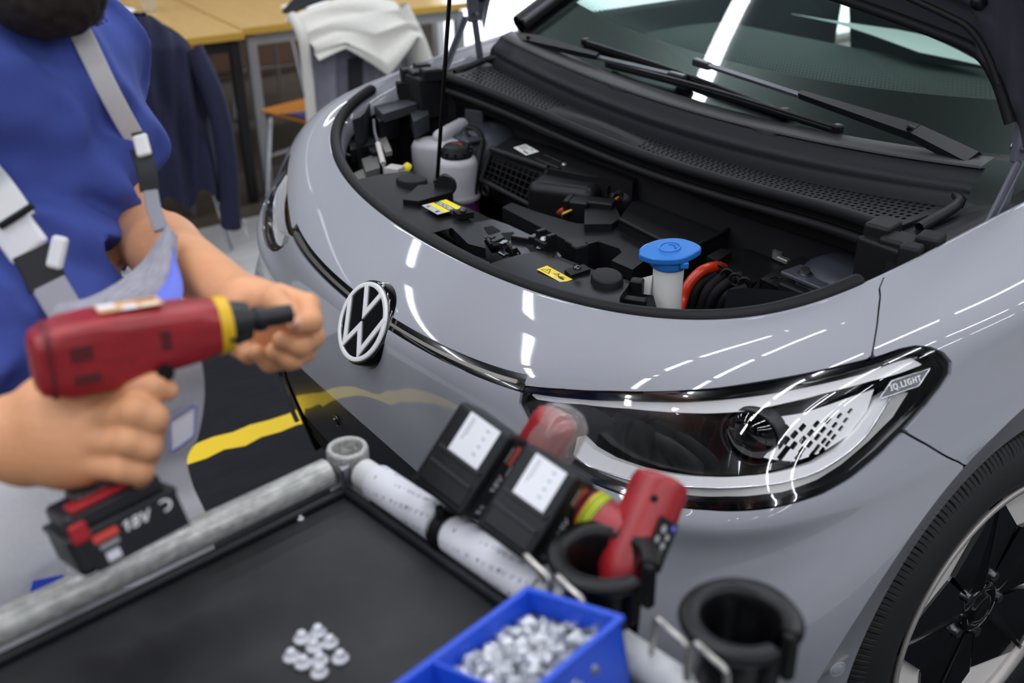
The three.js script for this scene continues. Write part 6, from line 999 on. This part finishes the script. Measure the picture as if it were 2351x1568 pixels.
{
  const j = thing('hooded_jacket', 'grey and black jacket with a white hood draped over a chair', 'jacket', [-2.24, 0, -1.22]); j.rotation.y = .22; j.scale.set(1, 1.0, .95);
  const grey = fleece([128, 127, 140]), white = fleece([200, 198, 190]), black = fleece([22, 22, 28]);
  part(j, 'jacket_body', cloth(60, 40, (a, b) => { const ph = lerp(-1, 1, a), y = lerp(.80, .12, b), z = .25 * ph * (1 + .06 * b); return V(.06 + .07 * Math.sqrt(Math.max(0, 1 - ph * ph)) + .016 * Math.sin(z * 40) * b + .008 * Math.sin(z * 90 + y * 8), y, z); }), grey);
  part(j, 'jacket_side', cloth(10, 30, (a, b) => V(.10 + .02 * Math.sin(a * 3), lerp(.74, .14, b), lerp(.04, .12, a) + .015 * Math.sin(b * 4)).add(V(.05, 0, 0)), .004), black);
  part(j, 'jacket_side', cloth(10, 30, (a, b) => V(.145 - .05 * a, lerp(.70, .12, b), lerp(-.10, -.17, a) + .01 * Math.sin(b * 5)), .004), black);
  part(j, 'hood', cloth(50, 26, (a, b) => { const ph = lerp(-1, 1, a); return V(lerp(-.02, .165, Math.sqrt(b)) + .05 * b * (1 - ph * ph) + .012 * Math.sin(b * 16 + ph * 3), lerp(.92, .80, b) - (.14 * Math.max(0, 1 - Math.abs(ph + .1) * 1.5)) * b * b - .04 * ph * ph + .008 * Math.sin(b * 22), .27 * ph); }), white);
  part(j, 'hood_edge', tube([V(.03, .90, .27), V(.10, .84, .285), V(.11, .72, .285), V(.11, .45, .29), V(.11, .15, .29)], .020, 40, 10), white);
  part(j, 'sleeve', tube([V(.05, .86, -.24), V(.10, .70, -.29), V(.12, .50, -.33), V(.12, .25, -.34)], .055, 40, 14), white);
  part(j, 'collar_lining', cloth(30, 10, (a, b) => { const ph = lerp(-1, 1, a); return V(-.03 - .06 * b, .92 + .05 * b * (1 - ph * ph) - .03 * ph * ph, .22 * ph); }), black);
}
// --- on the tables
{
  const onT = .7415, p1 = P(262, 35, 'y', onT); const pl = solo('paper_plate', lathe([[0, .004], [.06, .004], [.075, .012], [.095, .018], [.096, .016], [.076, .008], [.06, 0], [0, 0]], 36), std(0xecebe6, .5), 'white paper plate on the table behind the worker', 'plate'); pl.position.copy(p1);
  const bt = thing('bottle', 'clear bottle with a blue cap on the table', 'bottle', P(345, 26, 'y', onT).toArray()); part(bt, 'bottle_body', lathe([[0, .001], [.03, .001], [.034, .01], [.034, .14], [.03, .17], [.013, .20], [.013, .215]], 28), phy(0xf4f8fc, .08, 0, { transmission: .9, thickness: 0, side: THREE.DoubleSide })); part(bt, 'bottle_cap', lathe([[0, .232], [.014, .232], [.0155, .228], [.0155, .212]], 20), std(0x1c3fae, .5)); part(bt, 'bottle_label', cyl(.0347, .0347, .05, V(0, .07, 0), V(0, .12, 0), 28, true), std(0x2b4fc0, .5));
  const pp = solo('paper_sheets', [box(.30, .004, .21, 0, .002, 0, .001), box(.28, .003, .20, .02, .0055, .01, .001, 0, .2)], std(0xf3f3f0, .7), 'loose white paper sheets on the table by the hooded jacket', 'paper'); pp.position.copy(P(735, 12, 'y', onT + .001)); pp.rotation.y = .5;
}
// --- low cupboard behind the tables
{
  const cb = thing('low_cupboard', 'dark brown low cupboard along the wall behind the tables', 'cupboard', [-5.3, 0, -1.2]); part(cb, 'cupboard_body', box(.4, 1.1, 3.2, 0, .55, 0, .01), std(0x3a2a1a, .6)); for (let k = 0; k < 4; k++) { const d = part(cb, 'cupboard_door', box(.02, .98, .76, .21, .55, -1.18 + k * .79, .004), std(0x4a3018, .55)); part(d, 'door_handle', box(.012, .12, .012, .226, .62, -.86 + k * .79, .003), M.steel); }
}
fix(scene);
renderer.render(scene, camera);
